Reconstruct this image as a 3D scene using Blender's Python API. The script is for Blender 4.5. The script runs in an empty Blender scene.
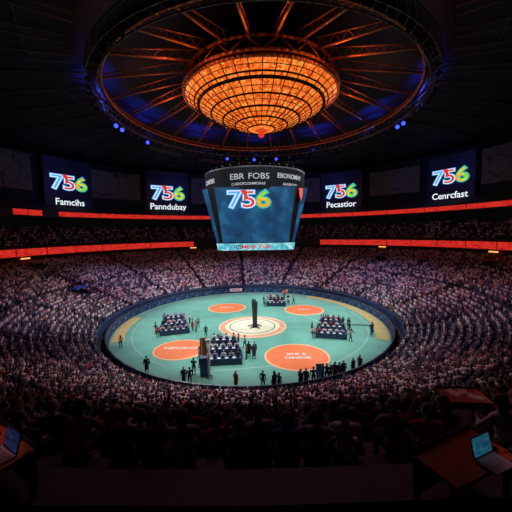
import bpy, bmesh, math, random
import numpy as np
from mathutils import Vector, Matrix

random.seed(7)
rng = np.random.default_rng(7)
S = bpy.context.scene
C = S.collection
PI = math.pi
R = math.radians

# ------------------------------------------------------------------ camera
CAMZ = 15.0
PITCH = math.atan(24 / 300)
cam_d = bpy.data.cameras.new('camera')
cam = bpy.data.objects.new('camera', cam_d)
C.objects.link(cam)
cam_d.sensor_width = 36
cam_d.lens = 300 / 512 * 36
cam_d.clip_end = 400
cam_d.clip_start = 0.05
CM = Matrix.Translation((0, 0, CAMZ)) @ Matrix.Rotation(PI / 2 - PITCH, 4, 'X') @ Matrix.Rotation(R(-0.9), 4, 'Z')
cam.matrix_world = CM
S.camera = cam
CI = CM.inverted()


def proj(p):
    q = CI @ Vector(p)
    if q.z > -0.05:
        return None
    return 256 + 300 * q.x / -q.z, 256 - 300 * q.y / -q.z, -q.z


def ray(px, py):
    d = Vector(((px - 256) / 300, -(py - 256) / 300, -1))
    return (CM.to_3x3() @ d).normalized()


def ground(px, py, z=0.0):
    d = ray(px, py)
    t = (z - CAMZ) / d.z
    return Vector((d.x * t, d.y * t, z))


# ------------------------------------------------------------------ world, exposure
w = bpy.data.worlds.new('world')
S.world = w
w.use_nodes = True
w.node_tree.nodes['Background'].inputs[0].default_value = (0.02, 0.025, 0.08, 1)
w.node_tree.nodes['Background'].inputs[1].default_value = 0.02
S.view_settings.view_transform = 'Standard'
S.view_settings.look = 'None'
S.view_settings.gamma = 1
S.view_settings.use_curve_mapping = False
S.view_settings.exposure = 0.0

ACX, ACY = -1.0, 50.5      # the middle of the arena floor


def lamp(name, kind, loc, target, power, color, angle=60, blend=1.0, size=0.6):
    l = bpy.data.lights.new(name, kind)
    l.energy = power
    l.color = color
    if kind == 'SPOT':
        l.spot_size = R(angle)
        l.spot_blend = blend
    l.shadow_soft_size = size
    o = bpy.data.objects.new(name, l)
    C.objects.link(o)
    o.location = loc
    if target is not None:
        d = Vector(target) - Vector(loc)
        o.rotation_euler = d.to_track_quat('-Z', 'Y').to_euler()
    return o


for x, y, z, pw, ang in ((-2.9, 3.3, 12.7, 70, 9), (2.6, 3.2, 12.7, 45, 9), (5.0, 6.7, 11.2, 190, 8)):
    lamp('press_desk_fill', 'SPOT', (x * .9, y + 4, z + 13), (x, y, z), pw, (1.0, 0.28, 0.2), ang, .8, .1)   # added red lamps without fixtures, to brighten the press desks
FLOODS = 6
FLOOD_W = 19000
for k in range(FLOODS):                      # white floods on the roof ring, aimed at the floor
    a = 2 * PI * k / FLOODS + 0.3
    lamp('flood_light', 'SPOT', (1 + 23 * math.sin(a), 51 + 24 * math.cos(a), 32.6),
         (ACX - 3 * math.sin(a), 50.5 - 2 * math.cos(a), 0), FLOOD_W, (0.93, 0.97, 1.0), 74, 0.55)
WASH_W = 13000
for k in range(9):                           # pink and violet washes over the seating
    a = R(-120 + 30 * k)
    col = (1.0, 0.52, 0.62) if k % 2 else (0.74, 0.5, 1.0)
    wf = 1.0 if abs(a) < R(75) else .62 if abs(a) < R(100) else .4
    lamp('crowd_wash', 'SPOT', (1 + 20 * math.sin(a), 51 + 20 * math.cos(a), 32.6),
         (29 * math.sin(a), 50.5 + 28 * math.cos(a), 3), WASH_W * wf, col, 58, 1.0)
for sx in (-1, 0, 1):                        # weaker pink wash over the near seating
    lamp('near_wash', 'SPOT', (1 + 8 * sx, 30, 31.6), (11 * sx, 23.5, 1), 5200, (1.0, 0.5, 0.62), 50, 1.0)
for sx in (-1, 0, 1):                        # added dim red and violet lamps that brighten the rows under the camera
    lamp('front_row_fill', 'SPOT', (1 + 9 * sx, 29, 32.6), (8 * sx, 7, 9), 750, ((1.0, 0.3, 0.3), (0.65, 0.4, 1.0), (1.0, 0.3, 0.3))[sx + 1], 34, 1.0)
for k in range(7):                           # blue uplights on the roof
    a = R(-96 + 32 * k)
    lamp('roof_uplight', 'SPOT', (1 + 25.5 * math.sin(a), 51 + 27 * math.cos(a), 34),
         (1 + 17 * math.sin(a), 51 + 17 * math.cos(a), 50), 2300, (0.04, 0.07, 1.0), 140, 1.0, 0.2)
for k in range(6):
    a = R(-100 + 40 * k)
    lamp('wall_wash', 'SPOT', (1 + 26 * math.sin(a), 51 + 28 * math.cos(a), 32.6),
         (56 * math.sin(a), 50.5 + 56 * math.cos(a), 29), 2400, (0.08, 0.14, 1.0), 64, 1.0, 0.3)

# ------------------------------------------------------------------ materials
MATS = {}


def mat(name, col, rough=0.7, metal=0.0, emit=None, es=0.0, noise=0.0, nscale=8.0, bump=0.0):
    if name in MATS:
        return MATS[name]
    m = bpy.data.materials.new(name)
    m.use_nodes = True
    nt = m.node_tree
    b = nt.nodes['Principled BSDF']
    b.inputs['Base Color'].default_value = (*col, 1)
    b.inputs['Roughness'].default_value = rough
    b.inputs['Metallic'].default_value = metal
    if emit:
        b.inputs['Emission Color'].default_value = (*emit, 1)
        b.inputs['Emission Strength'].default_value = es
    if noise or bump:
        tc = nt.nodes.new('ShaderNodeTexCoord')
        n = nt.nodes.new('ShaderNodeTexNoise')
        n.inputs['Scale'].default_value = nscale
        n.inputs['Detail'].default_value = 4
        nt.links.new(tc.outputs['Object'], n.inputs['Vector'])
        if noise:
            r = nt.nodes.new('ShaderNodeValToRGB')
            r.color_ramp.elements[0].position = 0.3
            r.color_ramp.elements[1].position = 0.7
            r.color_ramp.elements[0].color = (*[max(0, c * (1 - noise)) for c in col], 1)
            r.color_ramp.elements[1].color = (*[min(1, c * (1 + noise)) for c in col], 1)
            nt.links.new(n.outputs['Fac'], r.inputs[0])
            nt.links.new(r.outputs[0], b.inputs['Base Color'])
        if bump:
            bp = nt.nodes.new('ShaderNodeBump')
            bp.inputs['Strength'].default_value = bump
            nt.links.new(n.outputs['Fac'], bp.inputs['Height'])
            nt.links.new(bp.outputs[0], b.inputs['Normal'])
    MATS[name] = m
    return m


def emis(name, col, s):
    return mat(name, (0.01, 0.01, 0.01), 0.5, 0, col, s)


M_turf = mat('teal_floor', (0.14, 0.40, 0.315), 0.75, noise=0.10, nscale=0.35, bump=0.05)
M_track = mat('yellow_track', (0.60, 0.50, 0.20), 0.8, noise=0.12, nscale=1.2)
M_line = mat('floor_line', (0.35, 0.6, 0.5), 0.7, noise=0.1)
M_conc = mat('dark_concrete', (0.045, 0.045, 0.06), 0.9, noise=0.25, nscale=2)
M_bench = mat('bench_board', (0.05, 0.05, 0.09), 0.6, noise=0.2, nscale=5)
M_navy = mat('navy_wall', (0.03, 0.06, 0.15), 0.6, noise=0.4, nscale=1.5)
M_wall = mat('wall_cladding', (0.007, 0.009, 0.022), 0.8, noise=0.3, nscale=0.4)
M_black = mat('black_metal', (0.015, 0.015, 0.02), 0.45, 0.4, noise=0.2)
M_dark = mat('dark_panel', (0.01, 0.01, 0.016), 0.6, noise=0.2)
M_steel = mat('truss_steel', (0.15, 0.14, 0.15), 0.4, 0.6, noise=0.2)
M_rust = mat('copper_beam', (0.55, 0.19, 0.07), 0.45, 0.3, noise=0.3, nscale=2)
M_roofbeam = mat('roof_beam_paint', (0.035, 0.04, 0.06), 0.6, 0.2, noise=0.2)
M_white = mat('white_paint', (0.75, 0.75, 0.74), 0.6, noise=0.05)
M_cream = mat('cream_stage', (0.80, 0.72, 0.52), 0.7, noise=0.06, nscale=1)
M_orange = mat('orange_mat', (0.88, 0.20, 0.065), 0.75, noise=0.07, nscale=1)
M_pink = mat('pink_ring', (0.80, 0.33, 0.22), 0.7, noise=0.12, nscale=1.5)
M_matline = mat('mat_border', (0.90, 0.66, 0.40), 0.7, noise=0.05)
M_navycloth = mat('navy_cloth', (0.025, 0.05, 0.11), 0.85, noise=0.3, nscale=3)
M_paper = mat('paper', (0.7, 0.7, 0.72), 0.8, noise=0.04)
M_screenblue = emis('laptop_screen', (0.02, 0.16, 0.26), 1.0)
M_redwood = mat('red_wood', (0.40, 0.085, 0.04), 0.5, noise=0.25, nscale=6)
M_lilac = mat('lilac_plastic', (0.5, 0.45, 0.62), 0.5, noise=0.05)
M_skin = mat('skin', (0.50, 0.28, 0.20), 0.6, noise=0.06, nscale=20)
M_trouser = mat('dark_trousers', (0.02, 0.02, 0.035), 0.85, noise=0.2, nscale=20)
M_shoe = mat('shoe_leather', (0.012, 0.012, 0.012), 0.5, noise=0.1)
M_hair = mat('dark_hair', (0.02, 0.013, 0.01), 0.6, noise=0.3, nscale=30, bump=0.3)
M_hair2 = mat('brown_hair', (0.13, 0.05, 0.025), 0.6, noise=0.3, nscale=30, bump=0.3)
M_hair3 = mat('grey_hair', (0.35, 0.34, 0.38), 0.6, noise=0.2, nscale=30, bump=0.3)
M_eye = mat('eye', (0.02, 0.015, 0.01), 0.2, noise=0.1)
M_blue_glow = emis('blue_lens', (0.03, 0.05, 1.0), 3.5)
M_dim_lens = mat('dark_lens', (0.05, 0.06, 0.1), 0.15, noise=0.1)
M_warm = emis('warm_lamp', (1.0, 0.45, 0.12), 1.2)


def shirt_mat():
    m = bpy.data.materials.new('shirt_cloth')
    m.use_nodes = True
    nt = m.node_tree
    b = nt.nodes['Principled BSDF']
    b.inputs['Roughness'].default_value = 0.85
    oi = nt.nodes.new('ShaderNodeObjectInfo')
    tc = nt.nodes.new('ShaderNodeTexCoord')
    n = nt.nodes.new('ShaderNodeTexNoise')
    n.inputs['Scale'].default_value = 18
    mp = nt.nodes.new('ShaderNodeMapRange')
    mp.inputs['To Min'].default_value = 0.8
    mp.inputs['To Max'].default_value = 1.15
    mx = nt.nodes.new('ShaderNodeVectorMath')
    mx.operation = 'SCALE'
    nt.links.new(tc.outputs['Object'], n.inputs['Vector'])
    nt.links.new(n.outputs['Fac'], mp.inputs['Value'])
    nt.links.new(oi.outputs['Color'], mx.inputs[0])
    nt.links.new(mp.outputs[0], mx.inputs['Scale'])
    nt.links.new(mx.outputs[0], b.inputs['Base Color'])
    return m


def attr_mat():
    m = bpy.data.materials.new('crowd_clothes')
    m.use_nodes = True
    nt = m.node_tree
    b = nt.nodes['Principled BSDF']
    b.inputs['Roughness'].default_value = 0.85
    a = nt.nodes.new('ShaderNodeAttribute')
    a.attribute_name = 'col'
    nt.links.new(a.outputs['Color'], b.inputs['Base Color'])
    return m


M_shirt = shirt_mat()
M_crowd = attr_mat()


def ramp_emit(name, stops, scale, strength, kind='noise', detail=4, axis=None, distort=0.0):
    """emissive picture on a display: procedural noise or voronoi pushed through a colour ramp"""
    m = bpy.data.materials.new(name)
    m.use_nodes = True
    nt = m.node_tree
    b = nt.nodes['Principled BSDF']
    b.inputs['Base Color'].default_value = (0.01, 0.01, 0.01, 1)
    b.inputs['Roughness'].default_value = 0.4
    tc = nt.nodes.new('ShaderNodeTexCoord')
    mp = nt.nodes.new('ShaderNodeMapping')
    nt.links.new(tc.outputs['Object'], mp.inputs['Vector'])
    if axis:
        mp.inputs['Scale'].default_value = axis
    if kind == 'noise':
        n = nt.nodes.new('ShaderNodeTexNoise')
        n.inputs['Scale'].default_value = scale
        n.inputs['Detail'].default_value = detail
        n.inputs['Distortion'].default_value = distort
        out = n.outputs['Fac']
    elif kind == 'edge':
        n = nt.nodes.new('ShaderNodeTexVoronoi')
        n.feature = 'DISTANCE_TO_EDGE'
        n.inputs['Scale'].default_value = scale
        out = n.outputs['Distance']
    nt.links.new(mp.outputs[0], n.inputs['Vector'])
    r = nt.nodes.new('ShaderNodeValToRGB')
    els = r.color_ramp.elements
    els[0].position, els[0].color = stops[0][0], (*stops[0][1], 1)
    els[1].position, els[1].color = stops[-1][0], (*stops[-1][1], 1)
    for p, c in stops[1:-1]:
        e = els.new(p)
        e.color = (*c, 1)
    nt.links.new(out, r.inputs[0])
    nt.links.new(r.outputs[0], b.inputs['Emission Color'])
    b.inputs['Emission Strength'].default_value = strength
    return m


M_ribbon = ramp_emit('red_ribbon_display', [(0.3, (0.40, 0.008, 0.006)), (0.55, (0.9, 0.03, 0.02)), (0.75, (1.0, 0.10, 0.05))],
                     1.2, 0.72, 'noise', 6, (1, 1, 4))
M_glass = ramp_emit('amber_glass', [(0.28, (0.16, 0.008, 0.001)), (0.41, (0.78, 0.08, 0.006)), (0.52, (1.0, 0.20, 0.018)), (0.68, (1.0, 0.46, 0.09))],
                    1.6, 1.0, 'noise', 8, (1, 1, 1), 1.5)
M_board = ramp_emit('scoreboard_display', [(0.25, (0.001, 0.022, 0.07)), (0.5, (0.003, 0.055, 0.15)), (0.75, (0.015, 0.14, 0.27))],
                    0.5, 1.0, 'noise', 8, (1, 1, 1), 0.6)
M_strip = ramp_emit('scoreboard_strip', [(0.3, (0.02, 0.35, 0.5)), (0.5, (0.15, 0.6, 0.7)), (0.62, (0.6, 0.85, 0.85)), (0.75, (0.1, 0.5, 0.6))],
                    1.6, 0.95, 'noise', 5)
M_blackscreen = ramp_emit('black_display', [(0.3, (0.0, 0.0, 0.003)), (0.7, (0.001, 0.002, 0.012))], 0.4, 1.0)
M_lap = ramp_emit('laptop_picture', [(0.35, (0.01, 0.07, 0.13)), (0.6, (0.02, 0.16, 0.25)), (0.72, (0.1, 0.3, 0.4))], 24, 0.5, 'noise', 6)
M_lap2 = ramp_emit('laptop_picture_dark', [(0.35, (0.002, 0.004, 0.02)), (0.62, (0.01, 0.02, 0.07)), (0.75, (0.05, 0.08, 0.2))], 30, 0.8, 'noise', 6)
E_white = emis('led_white', (0.85, 0.95, 1.0), 1.0)
E_lblue = emis('led_light_blue', (0.10, 0.42, 0.95), 1.0)
E_red = emis('led_red', (0.8, 0.03, 0.02), 0.9)
E_green = emis('led_green', (0.1, 0.55, 0.12), 1.0)
E_cyan = emis('led_cyan', (0.03, 0.42, 0.55), 1.0)
E_yellow = ramp_emit('led_yellow_green', [(0.42, (0.25, 0.7, 0.05)), (0.5, (0.85, 0.75, 0.03)), (0.6, (1.0, 0.35, 0.02))], 0.5, 1.0)
E_grey = emis('led_grey', (0.42, 0.46, 0.5), 1.0)


def edge_mat(name, base, line, scale, width):
    m = bpy.data.materials.new(name)
    m.use_nodes = True
    nt = m.node_tree
    b = nt.nodes['Principled BSDF']
    b.inputs['Roughness'].default_value = 0.8
    tc = nt.nodes.new('ShaderNodeTexCoord')
    n = nt.nodes.new('ShaderNodeTexVoronoi')
    n.feature = 'DISTANCE_TO_EDGE'
    n.distance = 'MANHATTAN' if hasattr(n, 'distance') else n.distance
    n.inputs['Scale'].default_value = scale
    nt.links.new(tc.outputs['Object'], n.inputs['Vector'])
    r = nt.nodes.new('ShaderNodeValToRGB')
    r.color_ramp.interpolation = 'CONSTANT'
    r.color_ramp.elements[0].color = (*line, 1)
    r.color_ramp.elements[1].position = width
    r.color_ramp.elements[1].color = (*base, 1)
    nt.links.new(n.outputs['Distance'], r.inputs[0])
    nt.links.new(r.outputs[0], b.inputs['Base Color'])
    return m


M_banner = edge_mat('banner_print', (0.16, 0.13, 0.14), (0.06, 0.055, 0.06), 0.28, 0.02)
M_print = edge_mat('barrier_print', (0.02, 0.05, 0.14), (0.12, 0.22, 0.42), 1.3, 0.05)


# ------------------------------------------------------------------ mesh helpers
class MB:
    def __init__(s):
        s.v, s.f, s.m, s.s = [], [], [], []

    def add(s, vs, fs, mi=0, smooth=False):
        o = len(s.v)
        s.v += [tuple(v) for v in vs]
        s.f += [tuple(i + o for i in f) for f in fs]
        s.m += [mi] * len(fs)
        s.s += [smooth] * len(fs)
        return s

    def box(s, c, d, rz=0, mi=0, top=1.0):
        x, y, z = d[0] / 2, d[1] / 2, d[2] / 2
        vs = []
        for sz, t in ((-1, 1), (1, top)):
            for sx, sy in ((-1, -1), (1, -1), (1, 1), (-1, 1)):
                px, py = sx * x * t, sy * y * t
                vs.append((c[0] + px * math.cos(rz) - py * math.sin(rz), c[1] + px * math.sin(rz) + py * math.cos(rz), c[2] + sz * z))
        return s.add(vs, [(3, 2, 1, 0), (4, 5, 6, 7), (0, 1, 5, 4), (1, 2, 6, 5), (2, 3, 7, 6), (3, 0, 4, 7)], mi)

    def tube(s, a, b, r0, r1=None, n=6, mi=0, smooth=True, caps=True):
        a, b = Vector(a), Vector(b)
        r1 = r0 if r1 is None else r1
        d = (b - a)
        if d.length < 1e-6:
            return s
        d.normalize()
        u = d.orthogonal().normalized()
        w_ = d.cross(u)
        vs = []
        for p, r in ((a, r0), (b, r1)):
            for k in range(n):
                t = 2 * PI * k / n
                vs.append(p + (u * math.cos(t) + w_ * math.sin(t)) * r)
        fs = [(k, (k + 1) % n, n + (k + 1) % n, n + k) for k in range(n)]
        s.add(vs, fs, mi, smooth)
        if caps:
            o = len(s.v) - 2 * n
            s.f += [tuple(o + k for k in reversed(range(n))), tuple(o + n + k for k in range(n))]
            s.m += [mi, mi]
            s.s += [False, False]
        return s

    def path(s, pts, r, n=6, mi=0):
        for a, b in zip(pts[:-1], pts[1:]):
            s.tube(a, b, r, r, n, mi)
        return s

    def lathe(s, prof, c=(0, 0, 0), n=24, mi=0, smooth=True):
        vs, fs = [], []
        for r, z in prof:
            for k in range(n):
                t = 2 * PI * k / n
                vs.append((c[0] + r * math.cos(t), c[1] + r * math.sin(t), c[2] + z))
        for i in range(len(prof) - 1):
            for k in range(n):
                fs.append((i * n + k, i * n + (k + 1) % n, (i + 1) * n + (k + 1) % n, (i + 1) * n + k))
        return s.add(vs, fs, mi, smooth)

    def ball(s, c, r, n=10, mi=0, sc=(1, 1, 1)):
        vs, fs = [], []
        h = n // 2 + 1
        for i in range(h + 1):
            p = PI * i / h
            for k in range(n):
                t = 2 * PI * k / n
                vs.append((c[0] + r * sc[0] * math.sin(p) * math.cos(t), c[1] + r * sc[1] * math.sin(p) * math.sin(t), c[2] - r * sc[2] * math.cos(p)))
        for i in range(h):
            for k in range(n):
                fs.append((i * n + k, i * n + (k + 1) % n, (i + 1) * n + (k + 1) % n, (i + 1) * n + k))
        return s.add(vs, fs, mi, True)

    def mesh(s, name, mats, off=(0, 0, 0)):
        me = bpy.data.meshes.new(name)
        me.from_pydata([(v[0] - off[0], v[1] - off[1], v[2] - off[2]) for v in s.v], [], s.f)
        for m in (mats if isinstance(mats, (list, tuple)) else [mats]):
            me.materials.append(m)
        me.polygons.foreach_set('material_index', s.m)
        me.polygons.foreach_set('use_smooth', s.s)
        me.update()
        return me

    def build(s, name, mats, parent=None, world=False):
        off = parent.location if (world and parent) else (0, 0, 0)
        o = bpy.data.objects.new(name, s.mesh(name, mats, off))
        C.objects.link(o)
        if parent:
            o.parent = parent
        return o


def empty(name, loc, rz=0):
    o = bpy.data.objects.new(name, None)
    C.objects.link(o)
    o.location = loc
    o.rotation_euler = (0, 0, rz)
    o.empty_display_size = 0.2
    return o


def tag(o, label=None, cat=None, group=None, kind=None):
    if label:
        o['label'] = label
    if cat:
        o['category'] = cat
    if group:
        o['group'] = group
    if kind:
        o['kind'] = kind
    return o


def struct(o):
    o['kind'] = 'structure'
    return o


def copy_tree(o, parent=None):
    c = o.copy()
    C.objects.link(c)
    c.parent = parent
    for ch in list(o.children):
        copy_tree(ch, c)
    return c


def lerp(a, b, t):
    return a + (b - a) * t


def sstep(a, b, x):
    t = min(1, max(0, (x - a) / (b - a)))
    return t * t * (3 - 2 * t)


def AP(r, th, z):
    """arena polar coordinates: th = 0 is the far side, +th to the right"""
    t = min(1, max(0, (r - 23.5) / 26.5))
    sx = lerp(0.915, 1, t)
    cx = lerp(ACX, 0, t)
    return Vector((cx + r * sx * math.sin(th), ACY + r * math.cos(th), z))


def revolve(mb, prof, a0, a1, n, mi=0, smooth=False, close=False):
    """sweeps a profile of (r, z) round the arena; z may be a function of th"""
    vs, fs = [], []
    m = len(prof)
    for k in range(n + 1):
        th = lerp(a0, a1, k / n)
        for r, z in prof:
            zz = z(th) if callable(z) else z
            vs.append(AP(r, th, zz))
    for k in range(n):
        for i in range(m - 1 + (1 if close else 0)):
            j = (i + 1) % m
            fs.append((k * m + i, (k + 1) * m + i, (k + 1) * m + j, k * m + j))
    if close:
        fs.append(tuple(reversed(range(m))))
        fs.append(tuple(n * m + i for i in range(m)))
    return mb.add(vs, fs, mi, smooth)


# ------------------------------------------------------------------ floor
mb = MB()
vs = [AP(23.6, 2 * PI * k / 96, 0) for k in range(96)]
mb.add([(*v,) for v in vs], [tuple(reversed(range(96)))])
fl = mb.build('floor', M_turf)
struct(fl)
mb = MB()
revolve(mb, [(23.6, 0), (25.0, 0)], 0, 2 * PI, 96)
struct(mb.build('floor', M_conc))
mb = MB()
revolve(mb, [(21.4, 0.01), (21.4, 0.03), (23.3, 0.03), (23.3, 0.01)], R(38), R(118), 40)
revolve(mb, [(21.5, 0.01), (21.5, 0.03), (23.3, 0.03), (23.3, 0.01)], R(-116), R(-84), 24)
struct(mb.build('floor_track', M_track))
mb = MB()
for r, a0, a1 in ((20.3, 30, 150), (20.8, 55, 110), (20.4, -150, -40), (14.5, 20, 160), (14.5, 200, 330), (22.9, -80, 30)):
    revolve(mb, [(r, 0.012), (r + 0.12, 0.012)], R(a0), R(a1), 60)
mb.add([(-8, 31, .013), (9, 33.5, .013), (9, 33.65, .013), (-8, 31.15, .013)], [(0, 1, 2, 3)])
mb.add([(4, 60, .013), (14, 42, .013), (14.15, 42.1, .013), (4.15, 60.1, .013)], [(0, 1, 2, 3)])
struct(mb.build('floor_marking', M_line))

# ------------------------------------------------------------------ seating terrace
ROW0, PITCHR, NROW = 25.1, 0.75, 32


def nearness(th):
    a = abs((math.degrees(th) + 180) % 360 - 180)
    return sstep(122, 158, a)


def tread(r, th):
    n = nearness(th)
    far = 1.15 + 0.33 * (r - 25)
    near = 0.85 + 0.46 * (r - 26) + 0.14 * max(0, r - 38)
    return lerp(far, near, n)


mb = MB()
NS = 144
prof = [(25.0, 0.0), (25.0, lambda th: tread(ROW0, th) + lerp(0.3, 0.1, nearness(th))), (25.1, lambda th: tread(ROW0, th) + lerp(0.45, 0.1, nearness(th)))]
revolve(mb, prof, 0, 2 * PI, NS, 1)
prof = []
for k in range(NROW):
    r = ROW0 + PITCHR * k
    prof += [(r, (lambda rr: (lambda th: tread(rr, th)))(r)), (r + PITCHR, (lambda rr: (lambda th: tread(rr, th)))(r))]
prof.append((ROW0 + PITCHR * NROW, lambda th: tread(ROW0 + PITCHR * NROW, th) + 0.6))
revolve(mb, prof, 0, 2 * PI, NS, 0)
for k in range(NROW):
    r = ROW0 + PITCHR * k
    f1 = (lambda rr: (lambda th: tread(rr, th) + 0.36))(r)
    f2 = (lambda rr: (lambda th: tread(rr, th) + 0.42))(r)
    revolve(mb, [(r + 0.40, f1), (r + 0.40, f2), (r + 0.73, f2)], 0, 2 * PI, NS, 2)
struct(mb.build('seating_terrace', [M_conc, M_navy, M_bench]))

# ------------------------------------------------------------------ upper decks, walls, ceiling
UA = R(118)
mb = MB()
revolve(mb, [(49.3, 8.0), (50.0, 10.4), (50.0, 12.9), (50.5, 12.9), (51.4, 12.6)], -UA, UA, 100)
pr = []
for k in range(7):
    pr += [(51.4 + 0.95 * k, 12.6 + 0.62 * k), (51.4 + 0.95 * (k + 1), 12.6 + 0.62 * k)]
revolve(mb, pr + [(58.05, 19.6)], -UA, UA, 100)
struct(mb.build('seating_deck', M_conc))
mb = MB()
revolve(mb, [(58, 18.9), (51.2, 19.1), (51.2, 20.6), (51.6, 20.6), (51.6, 20.3), (55, 22.6), (56.5, 23.2)], -UA, UA, 100)
struct(mb.build('upper_deck', M_conc))
mb = MB()
revolve(mb, [(56.5, 23.0), (56.5, 34.5), (58.0, 34.5)], -UA, UA, 100)
for k in range(60):                      # cladding ribs
    th = lerp(-UA, UA, k / 59)
    p = AP(56.4, th, 28.7)
    mb.box(p, (0.18, 0.2, 11.4), -th)
struct(mb.build('wall_upper', M_wall))
mb = MB()
revolve(mb, [(60, 0), (60, 40)], 0, 2 * PI, 96)
struct(mb.build('wall_outer', M_wall))

RCX, RCY, RK = 1.2, 51.0, 0.98      # the roof ring and the chandelier hang here


def RP(r, a, z):
    """polar coordinates round the roof ring's axis"""
    t = min(1, max(0, (r - 26.5) / 18.5))
    u = min(1, max(0, (r - 13) / 8))
    kx, ky = lerp(lerp(RK, 1.045, u), 1, t), lerp(lerp(RK, 1.11, u), 1, t)
    return Vector((RCX + r * kx * math.sin(a), RCY + r * ky * math.cos(a), z))


mb = MB()
prof = [(64, 35.0), (45, 37.4), (24.7, 38.4), (24.5, 39.0)]
vs, fs = [], []
for k in range(96):
    for r, z in prof:
        vs.append(RP(r, 2 * PI * k / 96, z))
for k in range(96):
    for i in range(len(prof) - 1):
        m_ = len(prof)
        fs.append((k * m_ + i, k * m_ + i + 1, ((k + 1) % 96) * m_ + i + 1, ((k + 1) % 96) * m_ + i))
mb.add(vs, fs)
M_ceil = mat('ceiling_paint', (0.009, 0.014, 0.035), 0.8, noise=0.3, nscale=0.3)
struct(mb.build('ceiling', M_ceil))
mb = MB()
prof = [(24.5, 39.0), (18, 42.0), (12, 44.0), (0.01, 45.5)]
vs, fs = [], []
for k in range(64):
    for r, z in prof:
        vs.append(RP(r, 2 * PI * k / 64, z))
for k in range(64):
    for i in range(3):
        fs.append((k * 4 + i, k * 4 + i + 1, ((k + 1) % 64) * 4 + i + 1, ((k + 1) % 64) * 4 + i))
mb.add(vs, fs)
struct(mb.build('ceiling', M_ceil))

# roof beams outside the ring: thin deep beams and purlins
mb = MB()
for k in range(40):
    a = 2 * PI * (k + 0.5) / 40
    p, q = RP(25, a, 37.9), RP(45, a, 36.9)
    s_ = RP(59.5, a, 35.2)
    for u, v in ((p, q), (q, s_)):
        mb.tube(u, v, 0.16, n=4)
        mb.tube(u - Vector((0, 0, .9)), v - Vector((0, 0, .9)), 0.10, n=4)
        for t in range(6):
            c0, c1 = u.lerp(v, t / 6), u.lerp(v, (t + .5) / 6) - Vector((0, 0, .9))
            c2 = u.lerp(v, (t + 1) / 6)
            mb.tube(c0, c1, 0.05, n=3, caps=False)
            mb.tube(c1, c2, 0.05, n=3, caps=False)
for r, z in ((30, 37.7), (37, 37.3), (45, 36.8), (52, 36.0)):
    mb.path([RP(r, 2 * PI * k / 72, z) for k in range(73)], 0.09, 4)
ro = mb.build('roof_truss', M_roofbeam)
tag(ro, 'dark outer roof trusses radiating from the ring to the walls', 'roof truss')

# ------------------------------------------------------------------ ring truss and its inner beams
ring = empty('ring_truss', (RCX, RCY, 33.7))
tag(ring, 'huge circular lighting truss with copper inner rim hung around the glowing dish', 'ring truss')


def circ(mbx, r, z, t, n=120, s=5):
    mbx.path([RP(r, 2 * PI * k / n, z) for k in range(n + 1)], t, s)


for r, z, t in ((22.3, 35.6, .09), (22.1, 34.9, .15)):
    mb = MB()
    circ(mb, r, z, t)
    mb.build('inner_rim', M_rust, ring, True)
for r, z in ((23.8, 35.6), (23.8, 34.0), (22.7, 33.7)):
    mb = MB()
    circ(mb, r, z, .09)
    mb.build('chord', M_steel, ring, True)
mb = MB()
vs, fs = [], []
for k in range(120):
    a = 2 * PI * k / 120
    vs += [RP(22.4, a, 34.7), RP(22.4, a, 35.9), RP(23.7, a, 36.0)]
for k in range(120):
    j = (k + 1) % 120
    fs += [(k * 3, j * 3, j * 3 + 1, k * 3 + 1), (k * 3 + 1, j * 3 + 1, j * 3 + 2, k * 3 + 2)]
mb.add(vs, fs)
mb.build('fascia', M_dark, ring, True)
mb = MB()
n = 110
for k in range(n):
    a, b = 2 * PI * k / n, 2 * PI * (k + .5) / n
    mb.tube(RP(23.8, a, 35.6), RP(23.8, b, 34.0), 0.04, n=3, caps=False)
    mb.tube(RP(23.8, b, 34.0), RP(23.8, 2 * PI * (k + 1) / n, 35.6), 0.04, n=3, caps=False)
    mb.tube(RP(22.7, a, 33.7), RP(23.8, b, 34.0), 0.04, n=3, caps=False)
    mb.tube(RP(22.7, a, 33.7), RP(22.1, b, 34.9), 0.04, n=3, caps=False)
mb.build('lattice', M_steel, ring, True)
for k in range(24):
    a = 2 * PI * (k + .5) / 24
    mb = MB()
    p, q = RP(12.0, a, 38.9), RP(22.2, a, 35.7)
    dz = Vector((0, 0, 0.9))
    mb.tube(p, q, 0.17, n=5)
    mb.tube(p + dz * 1.6, q + dz * .5, 0.08, n=5)
    for t in range(6):
        c0, c1 = p.lerp(q, t / 6), (p + dz * 1.6).lerp(q + dz * .5, (t + .5) / 6)
        mb.tube(c0, c1, 0.035, n=3, caps=False)
        mb.tube(c1, p.lerp(q, (t + 1) / 6), 0.035, n=3, caps=False)
    mb.build('radial_beam', M_rust, ring, True)
for k in range(12):                       # hangers up to the roof
    a = 2 * PI * k / 12
    mb = MB()
    mb.tube(RP(23.7, a, 35.7), RP(24.6, a, 38.2), 0.05, n=5)
    mb.build('hanger', M_steel, ring, True)

# ------------------------------------------------------------------ chandelier
RIM = 36.8
DR, DD = 12.5, 5.2
ch = empty('dish_chandelier', (RCX, RCY, RIM))
tag(ch, 'giant glowing amber glass dish with dark ribs hanging at the centre of the roof', 'chandelier')


def dish(r):
    return RIM - DD * (1 - (r / DR) ** 1.75)


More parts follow.
